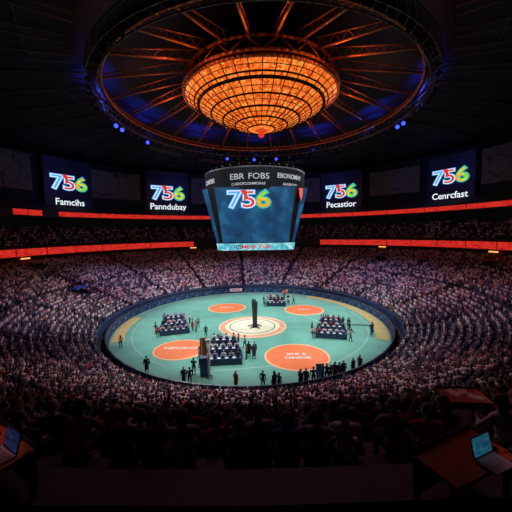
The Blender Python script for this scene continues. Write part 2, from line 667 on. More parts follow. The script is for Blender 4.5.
prof = [(DR * t, dish(DR * t)) for t in [i / 18 for i in range(18, 0, -1)]]
mb = MB()
mb.lathe([(max(r, .35) * RK, z) for r, z in prof], (RCX, RCY, 0), 96)
mb.build('glass_panels', M_glass, ch, True)
NR = 40
for k in range(NR):
    a = 2 * PI * k / NR
    mb = MB()
    r_in = 2.2 if k % 2 == 0 else 4.6
    pts = [RP(r, a, dish(r) - 0.03) for r in [lerp(DR, r_in, t / 7) for t in range(8)]]
    mb.path(pts, 0.085, 4)
    mb.build('rib', M_black, ch, True)
for r, t in ((12.48, .24), (10.95, .13), (10.3, .26), (8.3, .14), (6.4, .16), (4.4, .15), (2.3, .12)):
    mb = MB()
    mb.path([RP(r, 2 * PI * k / 96, dish(r) - 0.04) for k in range(97)], t, 6)
    mb.build('ring_band', M_rust if r > 11.5 else M_black, ch, True)
for r in (11.7, 9.3, 7.4, 5.4, 3.4):
    mb = MB()
    mb.path([RP(r, 2 * PI * k / 96, dish(r) - 0.03) for k in range(97)], 0.05, 4)
    mb.build('glazing_bar', M_black, ch, True)
mb = MB()
mb.lathe([(.01, -1.1), (.35, -1.0), (.55, -.6), (.4, -.25), (.9, -.05), (1.1, .15), (.9, .3)], (RCX, RCY, dish(0)), 20)
mb.build('finial', emis('red_finial', (0.9, 0.06, 0.02), .8), ch, True)
mb = MB()
for z, r in ((37.4, 12.6), (39.4, 12.0)):
    mb.path([RP(r, 2 * PI * k / 72, z) for k in range(73)], 0.22, 6)
for k in range(18):
    a0, a1, a2 = [2 * PI * (k + j / 2) / 18 for j in range(3)]
    mb.tube(RP(12.6, a0, 37.4), RP(12.0, a1, 39.4), 0.10, n=4)
    mb.tube(RP(12.0, a1, 39.4), RP(12.6, a2, 37.4), 0.10, n=4)
mb.build('drum_frame', M_rust, ch, True)
mb = MB()
mb.lathe([(11.8, 37.1), (11.3, 39.4), (7, 40.6), (.1, 41.2)], (RCX, RCY, 0), 72)
mb.build('drum_shell', mat('drum_paint', (0.035, 0.02, 0.018), .6, noise=.2), ch, True)
for k in range(8):
    a = 2 * PI * k / 8
    lamp('beam_fill_spot', 'SPOT', RP(13.6, a, 36.8), RP(19, a, 38.0), 700, (1.0, 0.22, 0.05), 130, 1.0, .3)  # added lamps without fixtures that light the beams round the dish orange
for k in range(6):
    a = 2 * PI * (k + .5) / 6
    lamp('beam_fill_point', 'POINT', RP(14.5, a, 35.6), None, 230, (1.0, 0.25, 0.06), size=.4)  # added point lamps to brighten the copper beams

# ------------------------------------------------------------------ spot fixtures on the ring
def spot_fixture(a, r, z, glow):
    base = RP(r, a, z)
    t = empty('stage_spotlight', base)
    mb = MB()
    mb.box((base.x, base.y, base.z - .12), (.5, .12, .08), -a)
    mb.tube(base, base - Vector((0, 0, .15)), .05)
    for s in (-1, 1):
        o = Vector((math.cos(a), -math.sin(a), 0)) * .24 * s
        mb.box(base + o - Vector((0, 0, .4)), (.05, .1, .55), -a)
    mb.build('yoke', M_black, t, True)
    inward = Vector((-math.sin(a), -math.cos(a), -.55)).normalized()
    c = base - Vector((0, 0, .6))
    mb = MB()
    mb.tube(c - inward * .35, c + inward * .05, .13, .2, 10)
    mb.tube(c + inward * .05, c + inward * .35, .2, .24, 10)
    mb.build('housing', M_black, t, True)
    mb = MB()
    mb.tube(c + inward * .352, c + inward * .37, .215, .215, 12)
    if glow:
        mb.ball(c + inward * .37, .33, 12)  # oversized glowing ball stands in for the bloom of a lit lens
    mb.build('lens', M_blue_glow if glow else M_dim_lens, t, True)
    return t


def near_px(a, r, z):
    p = proj(RP(r, a, z))
    return p


lit_targets = [(114, 133), (120, 136), (146, 148), (227, 153), (254, 153), (276, 154), (399, 134), (405, 132)]
done = 0
cands = [(R(d), 26.2, 34.3) for d in np.arange(-147.5, 150, 5.0)]
lit_a = []
for px, py in lit_targets:
    best = min((R(d) for d in np.arange(-110, 110, .5)),
               key=lambda a: abs((near_px(a, 23.5, 33.2) or (9e3,))[0] - px) + (0 if math.cos(a) > -.4 else 999))
    lit_a.append(best)
words = ['far left of the ring above the wall screens, glowing blue', 'second on the left of the ring, glowing blue',
         'lower left of the ring, brightest blue', 'left above the scoreboard, glowing blue', 'directly above the scoreboard header, glowing blue',
         'right above the scoreboard, glowing blue', 'on the right of the ring, glowing blue', 'outermost lit one on the right of the ring, glowing blue']
for a, wd in zip(lit_a, words):
    t = spot_fixture(a, 23.5, 33.8, True)
    tag(t, 'small blue stage spotlight, ' + wd, 'spotlight', 'lit blue spotlights on the ring truss')
ORD = ['first', 'second', 'third', 'fourth', 'fifth', 'sixth', 'seventh', 'eighth', 'ninth', 'tenth', 'eleventh', 'twelfth', 'thirteenth', 'fourteenth',
       'fifteenth', 'sixteenth', 'seventeenth', 'eighteenth', 'nineteenth', 'twentieth', 'twenty-first', 'twenty-second', 'twenty-third', 'twenty-fourth',
       'twenty-fifth', 'twenty-sixth', 'twenty-seventh', 'twenty-eighth', 'twenty-ninth', 'thirtieth']
cnt = {-1: 0, 1: 0}
for a, r, z in sorted(cands, key=lambda q: abs(q[0])):
    if min(abs(a - b) for b in lit_a) < .045:
        continue
    t = spot_fixture(a, 23.5, 33.9, False)
    sd_ = -1 if a < 0 else 1
    tag(t, f"unlit black ring spotlight, {ORD[cnt[sd_]]} one round the {'left' if sd_ < 0 else 'right'} side from above the scoreboard", 'spotlight', 'unlit spotlights on the ring truss')
    cnt[sd_] += 1

# cable swags and short lighting bars hung below the ring
for i, (a0, a1, r, z) in enumerate(((R(-34), R(-6), 25.0, 32.4), (R(8), R(26), 25.0, 32.1), (R(-62), R(-44), 24.8, 32.6))):
    t = empty('lighting_bar', RP(r, (a0 + a1) / 2, z))
    mb = MB()
    for dz in (0, .5):
        mb.path([RP(r, lerp(a0, a1, k / 14), z + dz) for k in range(15)], .07, 5)
    for k in range(28):
        mb.tube(RP(r, lerp(a0, a1, k / 28), z + .5 * (k % 2)), RP(r, lerp(a0, a1, (k + 1) / 28), z + .5 * ((k + 1) % 2)), .03, n=3, caps=False)
    mb.build('bar', M_steel, t, True)
    for k in (1, 7, 13):
        mb = MB()
        p = RP(r, lerp(a0, a1, k / 14), z + .5)
        mb.tube(p, RP(r, lerp(a0, a1, k / 14), 38.2), .03, n=4)
        mb.build('cable', M_black, t, True)
    tag(t, ['curved steel lighting bar hung left above the scoreboard', 'curved steel lighting bar hung right above the scoreboard',
            'curved steel lighting bar hung over the left seating'][i], 'lighting bar')


# ------------------------------------------------------------------ text on displays
def text_mesh(txt, size, offset=0.0, extr=0.01, bold=0.0):
    cu = bpy.data.curves.new('t', 'FONT')
    cu.body = txt
    cu.size = size
    cu.offset = offset + bold
    cu.extrude = extr
    cu.resolution_u = 3
    cu.align_x = 'CENTER'
    cu.align_y = 'CENTER'
    o = bpy.data.objects.new('t', cu)
    C.objects.link(o)
    bpy.context.view_layer.update()
    dg = bpy.context.evaluated_depsgraph_get()
    me = bpy.data.meshes.new_from_object(o.evaluated_get(dg))
    bpy.data.objects.remove(o)
    return me


def place_text(name, txt, size, mp, mt, parent, offset=0.0, sx=1.0, extr=.01):
    me = text_mesh(txt, size, offset, extr)
    for v in me.vertices:
        v.co = Vector(mp(v.co.x * sx, v.co.y, v.co.z)) - parent.location
    me.materials.clear()
    me.materials.append(mt)
    me.name = name
    o = bpy.data.objects.new(name, me)
    C.objects.link(o)
    o.parent = parent
    return o


def logo(mp, size, parent):
    """the 7 5 6 sign: three numerals, each with its outline"""
    def sh(dx, dy, dz):
        return lambda x, y, z: mp(x + dx, y + dy, z + dz)
    s = size
    for ch_, dx, oc, ic, off, wx in (('7', -.62, E_lblue, E_white, .05, 1.25), ('5', .0, E_lblue, E_red, .05, 1.35), ('6', .62, E_cyan, E_yellow, .05, 1.3)):
        place_text('numeral_outline', ch_, s, sh(dx * s, 0, .02), oc, parent, .065 * s, wx)
        place_text('numeral_border', ch_, s, sh(dx * s, 0, .05), E_white if ch_ != '6' else E_green, parent, .035 * s, wx)
        place_text('numeral', ch_, s, sh(dx * s, 0, .08), ic if ch_ != '7' else E_lblue, parent, .0, wx)
    mb = MB()
    q = [(-.36, .42), (-.12, .46), (-.02, .1), (-.22, -.05), (-.2, .2)]
    mb.add([mp(x * s, y * s, .1) for x, y in q], [tuple(range(5))])
    mb.build('flare', E_red, parent, True)


# ------------------------------------------------------------------ scoreboard
SBX, SBY = 0.0, 50.5
sb = empty('scoreboard', (SBX, SBY, 12.5))
tag(sb, 'large blue centre-hung scoreboard with black round header above the floor', 'scoreboard')


def octo(h, f, z):
    """octagon with half extent h and half face width f"""
    return [(SBX + x, SBY + y, z) for x, y in ((-f, -h), (f, -h), (h, -f), (h, f), (f, h), (-f, h), (-h, f), (-h, -f))]


H1, F1, H0, F0 = 7.75, 5.75, 5.8, 4.95
ZT, ZM, ZB = 21.4, 13.4, 12.3
mb = MB()
mb.add(octo(H1, F1, ZT) + octo(H0, F0, ZM - .1), [(i, (i + 1) % 8, 8 + (i + 1) % 8, 8 + i) for i in range(8)] + [tuple(range(8)), tuple(range(15, 7, -1))])
mb.build('core', M_dark, sb, True)


def face_pt(i, u, v, out=.06):
    """point on face i of the octagon, u in -1..1 across, v in 0..1 upwards"""
    t, b = octo(H1, F1, ZT), octo(H0, F0, ZM)
    j = (i + 1) % 8
    tl, tr, bl, br = Vector(t[i]), Vector(t[j]), Vector(b[i]), Vector(b[j])
    p = bl.lerp(br, (u + 1) / 2).lerp(tl.lerp(tr, (u + 1) / 2), v)
    nrm = (tr - tl).cross(tl - bl).normalized()
    if nrm.dot(p - Vector((SBX, SBY, p.z))) < 0:
        nrm = -nrm
    return p + nrm * out


for i in range(8):
    big = i % 2 == 0
    us = (-.985, .985) if big else ((.12, .96) if i == 1 else (-.96, -.12) if i == 7 else (-.9, .9))
    mb = MB()
    a_, b_, c_, d_ = [face_pt(i, u, v) for u, v in ((us[0], .015), (us[1], .015), (us[1], .985), (us[0], .985))]
    e_, f_, g_, h_ = [face_pt(i, u, v, 0) for u, v in ((us[0], .015), (us[1], .015), (us[1], .985), (us[0], .985))]
    mb.add([a_, b_, c_, d_, e_, f_, g_, h_], [(0, 1, 2, 3), (0, 4, 5, 1), (1, 5, 6, 2), (2, 6, 7, 3), (3, 7, 4, 0)])
    mb.build('screen', M_board, sb, True)
rt = Vector((1, 0, 0))
upv = (face_pt(0, 0, 1) - face_pt(0, 0, 0)).normalized()
nv = -rt.cross(upv)
if nv.y > 0:
    nv = -nv


def sb_map(x, y, z):
    return face_pt(0, 0, .77) + rt * x + upv * y + nv * (z + .03)


logo(lambda x, y, z: sb_map(x - .9, y, z), 3.3, sb)
# header band
mb = MB()
HR = 8.05
hp = [(HR - .5, 20.9), (HR, 21.1), (HR, 23.9), (HR + .12, 23.95), (HR + .12, 24.2), (HR - .2, 24.3), (2, 24.6), (.1, 24.6)]
mb.lathe([(HR - 1.6, 21.0)] + hp, (SBX, SBY, 0), 64)
mb.build('header', M_dark, sb, True)


def hdr(dth, zz):
    return lambda x, y, z: (SBX + (HR + .03 + z) * math.sin(dth + x / HR), SBY - (HR + .03 + z) * math.cos(dth + x / HR), zz + y)


place_text('header_text', 'EBR', 1.15, hdr(-.32, 22.75), E_grey, sb, .0, 1.15)
place_text('header_text', 'FOBS', 1.15, hdr(.07, 22.75), E_grey, sb, .0, 1.15)
place_text('header_text', 'C·ADOFCONMORAS', .5, hdr(-.12, 21.75), E_grey, sb, .005, 1.05)
place_text('header_text', 'EBONOMHY', .95, hdr(.72, 22.9), E_grey, sb, .01, .95)
place_text('header_text', 'COMFBR', .95, hdr(-1.05, 22.6), E_grey, sb, .02, .95)
place_text('header_text', 'ANOBSTARS', .5, hdr(.70, 21.75), E_grey, sb, .005, 1.05)
# bottom strip
mb = MB()
o1, o0 = octo(H0 + .15, F0 + .1, ZM - .05), octo(H0 - .05, F0 - .05, ZB)
mb.add(o1 + o0, [(i, (i + 1) % 8, 8 + (i + 1) % 8, 8 + i) for i in range(8)] + [tuple(range(15, 7, -1))])
mb.build('ticker_strip', M_strip, sb, True)
for dx, tx, mt in ((-1.1, 'MOB', E_red), (1.3, 'TGA', E_red), (-2.6, 'ICS', mat('ink', (0.01, .05, .08)))):
    place_text('ticker_text', tx, .75, lambda x, y, z, dx=dx: (SBX + dx + x, SBY - H0 - .2 - z, 12.8 + y), mt, sb, .02, 1.2)
for u in (-.35,):
    for s in (1, 7):
        uu = u if s == 1 else -u
        mb = MB()
        mb.add([face_pt(s, uu - .3, 0, .1), face_pt(s, uu + .3, 0, .1), face_pt(s, uu + .3, 1, .1), face_pt(s, uu - .3, 1, .1)], [(0, 1, 2, 3)])
        mb.build('corner_column', M_black, sb, True)
pn = empty('pennant', face_pt(1, -.4, .98, .3))
mb = MB()
b0 = face_pt(1, -.35, .97, .25)
tv = (face_pt(1, 1, 1) - face_pt(1, -1, 1)).normalized()
dn = Vector((0, 0, -1))
nn = tv.cross(dn) * .04
pts = [b0 - tv * .42, b0 + tv * .42, b0 + tv * .36 + dn * .9, b0 + dn * 1.7, b0 - tv * .36 + dn * .9]
mb.add([p + nn for p in pts] + [p - nn for p in pts], [(0, 1, 2, 3, 4), (9, 8, 7, 6, 5)] + [(i, 5 + i, 5 + (i + 1) % 5, (i + 1) % 5) for i in range(5)])
mb.build('cloth', mat('red_pennant', (0.75, .07, .04), .7, emit=(.7, .05, .02), es=.25, noise=.1), pn, True)  # faint red glow added to the cloth's own colour
mb = MB()
mb.tube(b0 - tv * .5, b0 + tv * .5, .04)
mb.build('rod', M_black, pn, True)
tag(pn, 'small red pointed pennant hanging at the right corner of the scoreboard', 'pennant')
for k in range(8):
    a = 2 * PI * (k + .5) / 8
    mb = MB()
    mb.tube((SBX + 6 * math.sin(a), SBY + 6 * math.cos(a), 24.4), RP(12.75, a, 37.1), .04, n=4)
    mb.build('hanging_cable', M_black, sb, True)
for k in range(14):
    a = R(-75 + 150 * k / 13)
    t = empty('header_lamp', (SBX + 7.3 * math.sin(a), SBY - 7.3 * math.cos(a), 24.3))
    x, y, z = t.location
    mb = MB()
    mb.tube((x, y, 24.3), (x, y, 24.5), .05)
    mb.tube((x, y, 24.5), (x, y, 24.75), .10, .14, 8)
    mb.build('body', M_black, t, True)
    mb = MB()
    mb.tube((x, y, 24.75), (x, y, 24.78), .12, .12, 8)
    mb.build('lens', M_blue_glow if k in (0, 13) else M_dim_lens, t, True)
    lab = 'tiny glowing blue lamp at the left end of the scoreboard header' if k == 0 else 'tiny glowing blue lamp at the right end of the scoreboard header' if k == 13 else f'tiny dark lamp on the scoreboard header, {ORD[k]} from the left end'
    tag(t, lab, 'lamp', 'lamps on the scoreboard header')


# ------------------------------------------------------------------ wall screens and banners
def th_of(px, py, r):
    """direction round the arena where the line of sight through px meets the ring wall of radius r"""
    d = ray(px, py)
    a = d.x ** 2 + d.y ** 2
    b = -2 * d.y * ACY
    c = ACY ** 2 - r * r
    t = (-b + math.sqrt(b * b - 4 * a * c)) / (2 * a)
    x, y, z = d.x * t, d.y * t, CAMZ + d.z * t
    return math.atan2(x, y - ACY), z


def wall_screen(pc, w_px, ytop, ybot, caption, label, cy, ly):
    r = 54.5
    th, zc = th_of(pc, ly, r)
    t0, _ = th_of(pc - w_px / 2, ly, r)
    t1, _ = th_of(pc + w_px / 2, ly, r)
    _, zt = th_of(pc, ytop, r)
    _, zb = th_of(pc, ybot, r)
    zb = max(zb, 20.9)
    t = empty('wall_screen', AP(r, th, zb))
    tag(t, label, 'screen', 'black wall screens above the upper ribbon')
    hw = r * (t1 - t0) / 2
    u = Vector((math.cos(th), -math.sin(th), 0))
    inn = Vector((-math.sin(th), -math.cos(th), 0))
    c0 = AP(r, th, 0)

    def mp(x, y, z):
        return c0 + u * x + inn * z + Vector((0, 0, y))
    for nm, m_, x0, x1, y0, y1, d in (('frame', M_black, -hw - .25, hw + .25, zb - .1, zt + .25, 0), ('display', M_blackscreen, -hw, hw, zb + .1, zt, .12)):
        mb = MB()
        q = [mp(x0, y0, d), mp(x1, y0, d), mp(x1, y1, d), mp(x0, y1, d), mp(x0, y0, d - .3), mp(x1, y0, d - .3), mp(x1, y1, d - .3), mp(x0, y1, d - .3)]
        mb.add(q, [(0, 1, 2, 3), (7, 6, 5, 4), (0, 4, 5, 1), (1, 5, 6, 2), (2, 6, 7, 3), (3, 7, 4, 0)])
        mb.build(nm, m_, t, True)
    mb = MB()
    for s in (-1, 1):
        mb.tube(mp(s * hw * .7, zt - .5, -.2), mp(s * hw * .7, 33, -1.2), .08)
        mb.tube(mp(s * hw * .7, (zt + zb) / 2, -.2), mp(s * hw * .7, (zt + zb) / 2, -2.2), .08)
    mb.build('bracket', M_black, t, True)
    lw = 2 * hw
    size = lw * .42
    logo(lambda x, y, z: mp(x, zc + y, z + .14), size, t)
    _, zcap = th_of(pc, cy, r)
    place_text('caption', caption, lw * .2, lambda x, y, z: mp(x, zcap + y, z + .16), E_white, t, .012 * lw * .2, 1.0)


wall_screen(69, 46, 160, 213, 'Famcihs', 'leftmost black wall screen with a neon 756 sign, caption starting with F', 202.5, 184)
wall_screen(168, 42, 172, 214, 'Panndubay', 'second wall screen from the left with a neon 756 sign, caption starting with P', 207, 194)
wall_screen(341, 40, 172, 212, 'Pecastior', 'wall screen right of the scoreboard with a neon 756 sign, caption starting with Pe', 204.5, 192)
wall_screen(450, 46, 155, 206, 'Cenrcfast', 'rightmost black wall screen with a neon 756 sign, caption starting with C', 195.5, 177)

bann = [(13, 36, 150, 188, 'leftmost grey map-printed wall banner at the edge of the picture'),
        (115, 50, 172, 199, 'grey map-printed wall banner between the two left screens'),
        (200, 18, 178, 204, 'narrow grey wall banner just left of the scoreboard'),
        (311, 18, 178, 202, 'narrow grey wall banner just right of the scoreboard'),
        (395, 50, 169, 194, 'grey map-printed wall banner between the two right screens'),
        (498, 32, 145, 182, 'rightmost grey map-printed wall banner at the edge of the picture')]
for px, wd, yt, yb, lab in bann:
    r = 55.6
    t0, _ = th_of(px - wd / 2, (yt + yb) / 2, r)
    t1, _ = th_of(px + wd / 2, (yt + yb) / 2, r)
    th, zt = th_of(px, yt, r)
    _, zb = th_of(px, yb, r)
    t = empty('wall_banner', AP(r, th, zb))
    mb = MB()
    n = 10
    vs, fs = [], []
    for k in range(n + 1):
        a = lerp(t0, t1, k / n)
        for rr, z in ((r - .04 * math.sin(k * 1.9), zt), (r - .04 * math.sin(k * 1.9 + 1), zb)):
            vs += [AP(rr, a, z), AP(rr + .06, a, z)]
    for k in range(n):
        i = k * 4
        fs += [(i, i + 2, i + 6, i + 4), (i + 1, i + 5, i + 7, i + 3), (i, i + 4, i + 5, i + 1), (i + 2, i + 3, i + 7, i + 6)]
    fs += [(0, 1, 3, 2), (n * 4, n * 4 + 2, n * 4 + 3, n * 4 + 1)]
    mb.add(vs, fs)
    mb.build('cloth', M_banner, t, True)
    mb = MB()
    mb.path([AP(r, lerp(t0, t1, k / 6), zt) for k in range(7)], .09)
    mb.build('top_rod', M_black, t, True)
    mb = MB()
    for a in (t0, t1):
        mb.tube(AP(r, a, zt), AP(56.45, a, zt + .3), .05)
    mb.build('bracket', M_black, t, True)
    tag(t, lab, 'banner', 'grey banners on the upper wall')


# ------------------------------------------------------------------ ribbon boards
def ribbon(r, z0, z1, px0, px1, pyy, label, joints=8):
    t0, _ = th_of(px0, pyy, r)
    t1, _ = th_of(px1, pyy, r)
    t = empty('ribbon_board', AP(r, (t0 + t1) / 2, z0))
    tag(t, label, 'ribbon display', 'red ribbon displays')
    n = max(6, int(abs(t1 - t0) / R(2)))
    mb = MB()
    revolve(mb, [(r - .12, z0), (r - .12, z1), (r, z1), (r, z0)], t0, t1, n, close=True)
    mb.build('display', M_ribbon, t, True)
    mb = MB()
    revolve(mb, [(r - .2, z0 - .12), (r - .2, z0), (r, z0), (r, z0 - .12)], t0, t1, n, close=True)
    revolve(mb, [(r - .2, z1), (r - .2, z1 + .12), (r, z1 + .12), (r, z1)], t0, t1, n, close=True)
    for k in range(joints + 1):
        a = lerp(t0, t1, k / joints)
        mb.box(AP(r - .1, a, (z0 + z1) / 2), (.12, .16, z1 - z0), -a)
    mb.build('frame', M_black, t, True)
    return t, t0, t1


EDGE = 60
ribbon(49.9, 10.7, 12.25, -EDGE, 194, 248, 'lower red ribbon display left of the scoreboard', 9)
ribbon(49.9, 10.7, 12.25, 320, 512 + EDGE, 246, 'lower red ribbon display right of the scoreboard', 9)
ribbon(51.1, 19.4, 20.5, 58, 512 + EDGE, 212, 'long upper red ribbon display running under the wall screens', 14)
ribbon(51.1, 19.4, 20.6, 12, 42, 212, 'short separate red ribbon display at the upper left', 2)

KEEP_OUT = []          # (x, y, radius) cleared for desks, booths and canopies
# warm lit kiosks under the lower ribbon
for i, (px, py, lab) in enumerate(((192, 240, 'small amber-lit booth at the right end of the lower left ribbon'), (385, 250, 'small amber-lit booth under the lower right ribbon'),
                                   (500, 254, 'small amber-lit booth at the far right under the ribbon'), (20, 262, 'small amber-lit booth at the far left under the ribbon'))):
    th, z = th_of(px, py, 49.2)
    p = AP(48.4, th, tread(25.1 + .75 * 31, th) + .02)
    KEEP_OUT.append((p.x, p.y, 1.9))
    t = empty('booth', p, -th)
    MB().box((0, 0, .9), (2.2, .8, 1.6)).build('body', M_redwood, t)
    MB().box((0, 0, 1.78), (2.6, 1.0, .14)).build('roof', M_dark, t)
    MB().box((0, -.42, 1.5), (2.0, .05, .3)).build('lit_sign', M_warm, t)
    tag(t, lab, 'booth')

# ------------------------------------------------------------------ perimeter barrier
bar = None
NB = 56
for k in range(NB):
    th = 2 * PI * (k + .5) / NB
    a, b = AP(24.0, 2 * PI * k / NB, 0), AP(24.0, 2 * PI * (k + 1) / NB, 0)
    c = (a + b) / 2
    L = (b - a).length - .06
    h = lerp(1.05, .85, nearness(th))
    t = empty('perimeter_board', c, math.atan2((b - a).y, (b - a).x))
    MB().box((0, 0, h / 2), (L, .08, h)).build('panel', M_print, t)
    MB().box((0, 0, h + .03), (L, .14, .06)).build('cap_rail', M_steel, t)
    for s in (-1, 1):
        MB().box((s * L * .4, (.3), .3), (.06, .5, .6)).build('foot', M_black, t)
    sec = ['behind the back right mat', 'behind the right tables', 'right of the largest mat', 'at the near right edge', 'at the near left edge',
           'left of the left mat', 'behind the left tables', 'behind the back left mat'][k // 7]
    tag(t, f"navy printed barrier board {sec}, {ORD[k % 7]} of seven going clockwise", 'barrier', 'navy barrier boards round the floor')


# ------------------------------------------------------------------ people
def fingers(mbx, wrist, dirv, side_v, palm_n, mi):
    """a palm and five fingers, unequal, slightly curled"""
    d, s, n_ = Vector(dirv).normalized(), Vector(side_v).normalized(), Vector(palm_n).normalized()
    w_ = Vector(wrist)
    for i, (o, ln) in enumerate(((-.033, .068), (-.011, .078), (.011, .072), (.033, .056))):
        b = w_ + d * .085 + s * o
        m1 = b + d * ln * .5 + n_ * ln * .12
        m2 = m1 + d * ln * .38 + n_ * ln * .3
        mbx.tube(b - d * .02, m1, .0095, .009, 6, mi)
        mbx.tube(m1, m2, .009, .0065, 6, mi)
    b = w_ + d * .03 - s * .035
    m1 = b + d * .035 - s * .025 + n_ * .012
    mbx.tube(b, m1, .012, .0105, 6, mi)
    mbx.tube(m1, m1 + d * .03 + n_ * .012, .0105, .008, 6, mi)


def make_body(name, caps, hands, head, look=(0, -1)):
    """caps: tapered capsules (p, q, r0, r1, region, flat); one skin is grown round all of them"""
    mb = MB()
    for p, q, r0, r1, reg in caps:
        mb.tube(p, q, r0, r1, 12)
        mb.ball(p, r0, 12)
        mb.ball(q, r1, 12)
    hx, hy, hz = head
    fx, fy = look
    mb.ball((hx, hy, hz), .098, 14, 0, (.86, .98, 1.18))
    mb.ball((hx + fx * .03, hy + fy * .03, hz - .065), .07, 12, 0, (.85, .9, .85))
    mb.ball((hx + fx * .1, hy + fy * .1, hz - .02), .022, 8, 0, (.8, 1.1, 1.3))
    sx, sy = -fy, fx
    for s in (-1, 1):
        mb.ball((hx + sx * .088 * s, hy + sy * .088 * s, hz - .01), .026, 8, 0, (.6, .8, 1.2))
    me = mb.mesh('b', [M_skin])
    o = bpy.data.objects.new('b', me)
    C.objects.link(o)
    md = o.modifiers.new('r', 'REMESH')
    md.mode = 'VOXEL'
    md.voxel_size = .024
    sm = o.modifiers.new('s', 'SMOOTH')
    sm.iterations = 3
    sm.factor = .5
    bpy.context.view_layer.update()
    em = bpy.data.meshes.new_from_object(o.evaluated_get(bpy.context.evaluated_depsgraph_get()))
    bpy.data.objects.remove(o)
    out = MB()
    vs = [tuple(v.co) for v in em.vertices]
    seg = [(Vector(p), Vector(q), (r0 + r1) / 2, reg) for p, q, r0, r1, reg in caps]
    H = Vector(head)
    out.v = vs
    for pl in em.polygons:
        c = Vector(pl.center)
        best, br = (c - H).length - .10, 0
        for p, q, r_, reg in seg:
            d = q - p
            t = max(0, min(1, (c - p).dot(d) / max(1e-9, d.dot(d))))
            dd = (c - (p + d * t)).length - r_
            if dd < best:
                best, br = dd, reg
        out.f.append(tuple(pl.vertices))
        out.m.append(br)
        out.s.append(True)
    for wv, dv, sv, nv_ in hands:
        fingers(out, wv, dv, sv, nv_, 0)
    for s in (-1, 1):
        out.ball((hx + fx * .088 + sx * .032 * s, hy + fy * .088 + sy * .032 * s, hz + .012), .012, 6, 4)
    m = out.mesh(name, [M_skin, M_shirt, M_trouser, M_shoe, M_eye])
    return m


def arm(sh, el, wr, hand_d, side):
    """upper arm and sleeve in shirt, forearm, palm in skin"""
    sh, el, wr = Vector(sh), Vector(el), Vector(wr)
    d = Vector(hand_d).normalized()
    return [(sh, el, .055, .043, 1), (el, wr, .041, .030, 1), (wr, wr + d * .07, .032, .030, 0)]


def seated(variant):
    hz = 1.22
    lean = (-.04, -.12, 0.02, -.02)[variant]
    caps = [((0, 0, .52), (0, lean * .5, .74), .145, .13, 1), ((-.07, 0, .51), (.07, 0, .51), .13, .13, 2),
            ((-.11, lean, .94), (.11, lean, .94), .105, .105, 1), ((0, lean * .5, .74), (0, lean, .92), .13, .12, 1),
            ((-.17, lean, .98), (.17, lean, .98), .06, .06, 1), ((0, lean, 1.0), (0, lean * 1.15, 1.14), .055, .05, 0)]
    for s in (-1, 1):
        kx = s * (.13 if variant != 3 else .17)
        caps += [((s * .09, -.02, .51), (kx, -.42, .50), .092, .068, 2), ((kx, -.42, .50), (kx, -.42, .10), .062, .042, 2),
                 ((kx, -.40, .045), (kx, -.54, .04), .043, .036, 3)]
    hands = []
    for s in (-1, 1):
        sh = (s * .205, lean, .96)
        if variant == 0:
            el, wr, hd, pn = (s * .25, -.06, .70), (s * .13, -.27, .62), (-.35 * s, -.9, -.05), (0, 0, -1)
        elif variant == 1:
            el, wr, hd, pn = (s * .27, -.28, .72), (s * .06, -.42, .70), (-.3 * s, -.7, .2), (-s, 0, 0)
        elif variant == 2:
            el, wr, hd, pn = (s * .27, -.22, .80), (s * .07, -.36, 1.02), (-.1 * s, -.2, 1), (-s, 0, 0)
        else:
            if s == 1:
                el, wr, hd, pn = (.30, -.14, 1.12), (.20, -.22, 1.38), (-.1, -.1, 1), (0, -1, 0)
            else:
                el, wr, hd, pn = (-.26, -.06, .70), (-.14, -.28, .62), (.3, -.9, 0), (0, 0, -1)
        caps += arm(sh, el, wr, hd, s)
        side = Vector(pn).cross(Vector(hd)).normalized() * (1 if s > 0 else -1)
        hands.append((wr, hd, side, pn))
    return make_body('spectator', caps, hands, (0, lean * 1.3, hz)), (0, lean * 1.3, hz)


def standing(variant):
    H = 1.64
    caps = [((0, 0, 1.02), (0, 0, 1.22), .125, .12, 1), ((-.07, 0, .96), (.07, 0, .96), .115, .115, 2),
            ((-.11, 0, 1.38), (.11, 0, 1.38), .095, .095, 1), ((0, 0, 1.2), (0, 0, 1.36), .12, .12, 1),
            ((-.17, 0, 1.43), (.17, 0, 1.43), .055, .055, 1), ((0, 0, 1.45), (0, -.01, 1.56), .053, .048, 0)]
    stride = (0, .0, .16, 0)[variant]
    if variant == 3:
        caps += [((0, 0, .50), (0, 0, 1.1), .19, .165, 1), ((-.06, 0, 1.05), (.06, 0, 1.2), .16, .15, 1)]
    for s in (-1, 1):
        fy = s * stride
        caps += [((s * .09, 0, .94), (s * .11, fy * .5 - .02, .50), .088, .060, 2), ((s * .11, fy * .5 - .02, .50), (s * .12, fy, .10), .056, .04, 2),
                 ((s * .12, fy + .02, .045), (s * .13, fy - .14, .038), .042, .034, 3)]
    hands = []
    for s in (-1, 1):
        sh = (s * .2, 0, 1.42)
        if variant in (0, 3):
            el, wr, hd, pn = (s * .25, .02, 1.15), (s * .26, -.06, .90), (0, -.1, -1), (-s, 0, 0)
        elif variant == 1:
            el, wr, hd, pn = (s * .27, -.06, 1.16), (s * .08, -.26, 1.16), (-.7 * s, -.4, .1), (0, 1, 0)
        else:
            el, wr, hd, pn = (s * .26, s * .1, 1.17), (s * .25, -.12 + s * .18, .96), (0, -.4, -.9), (-s, 0, 0)
        caps += arm(sh, el, wr, hd, s)
        side = Vector(pn).cross(Vector(hd)).normalized() * (1 if s > 0 else -1)
        hands.append((wr, hd, side, pn))
    return make_body('person', caps, hands, (0, -.015, H)), (0, -.015, H)


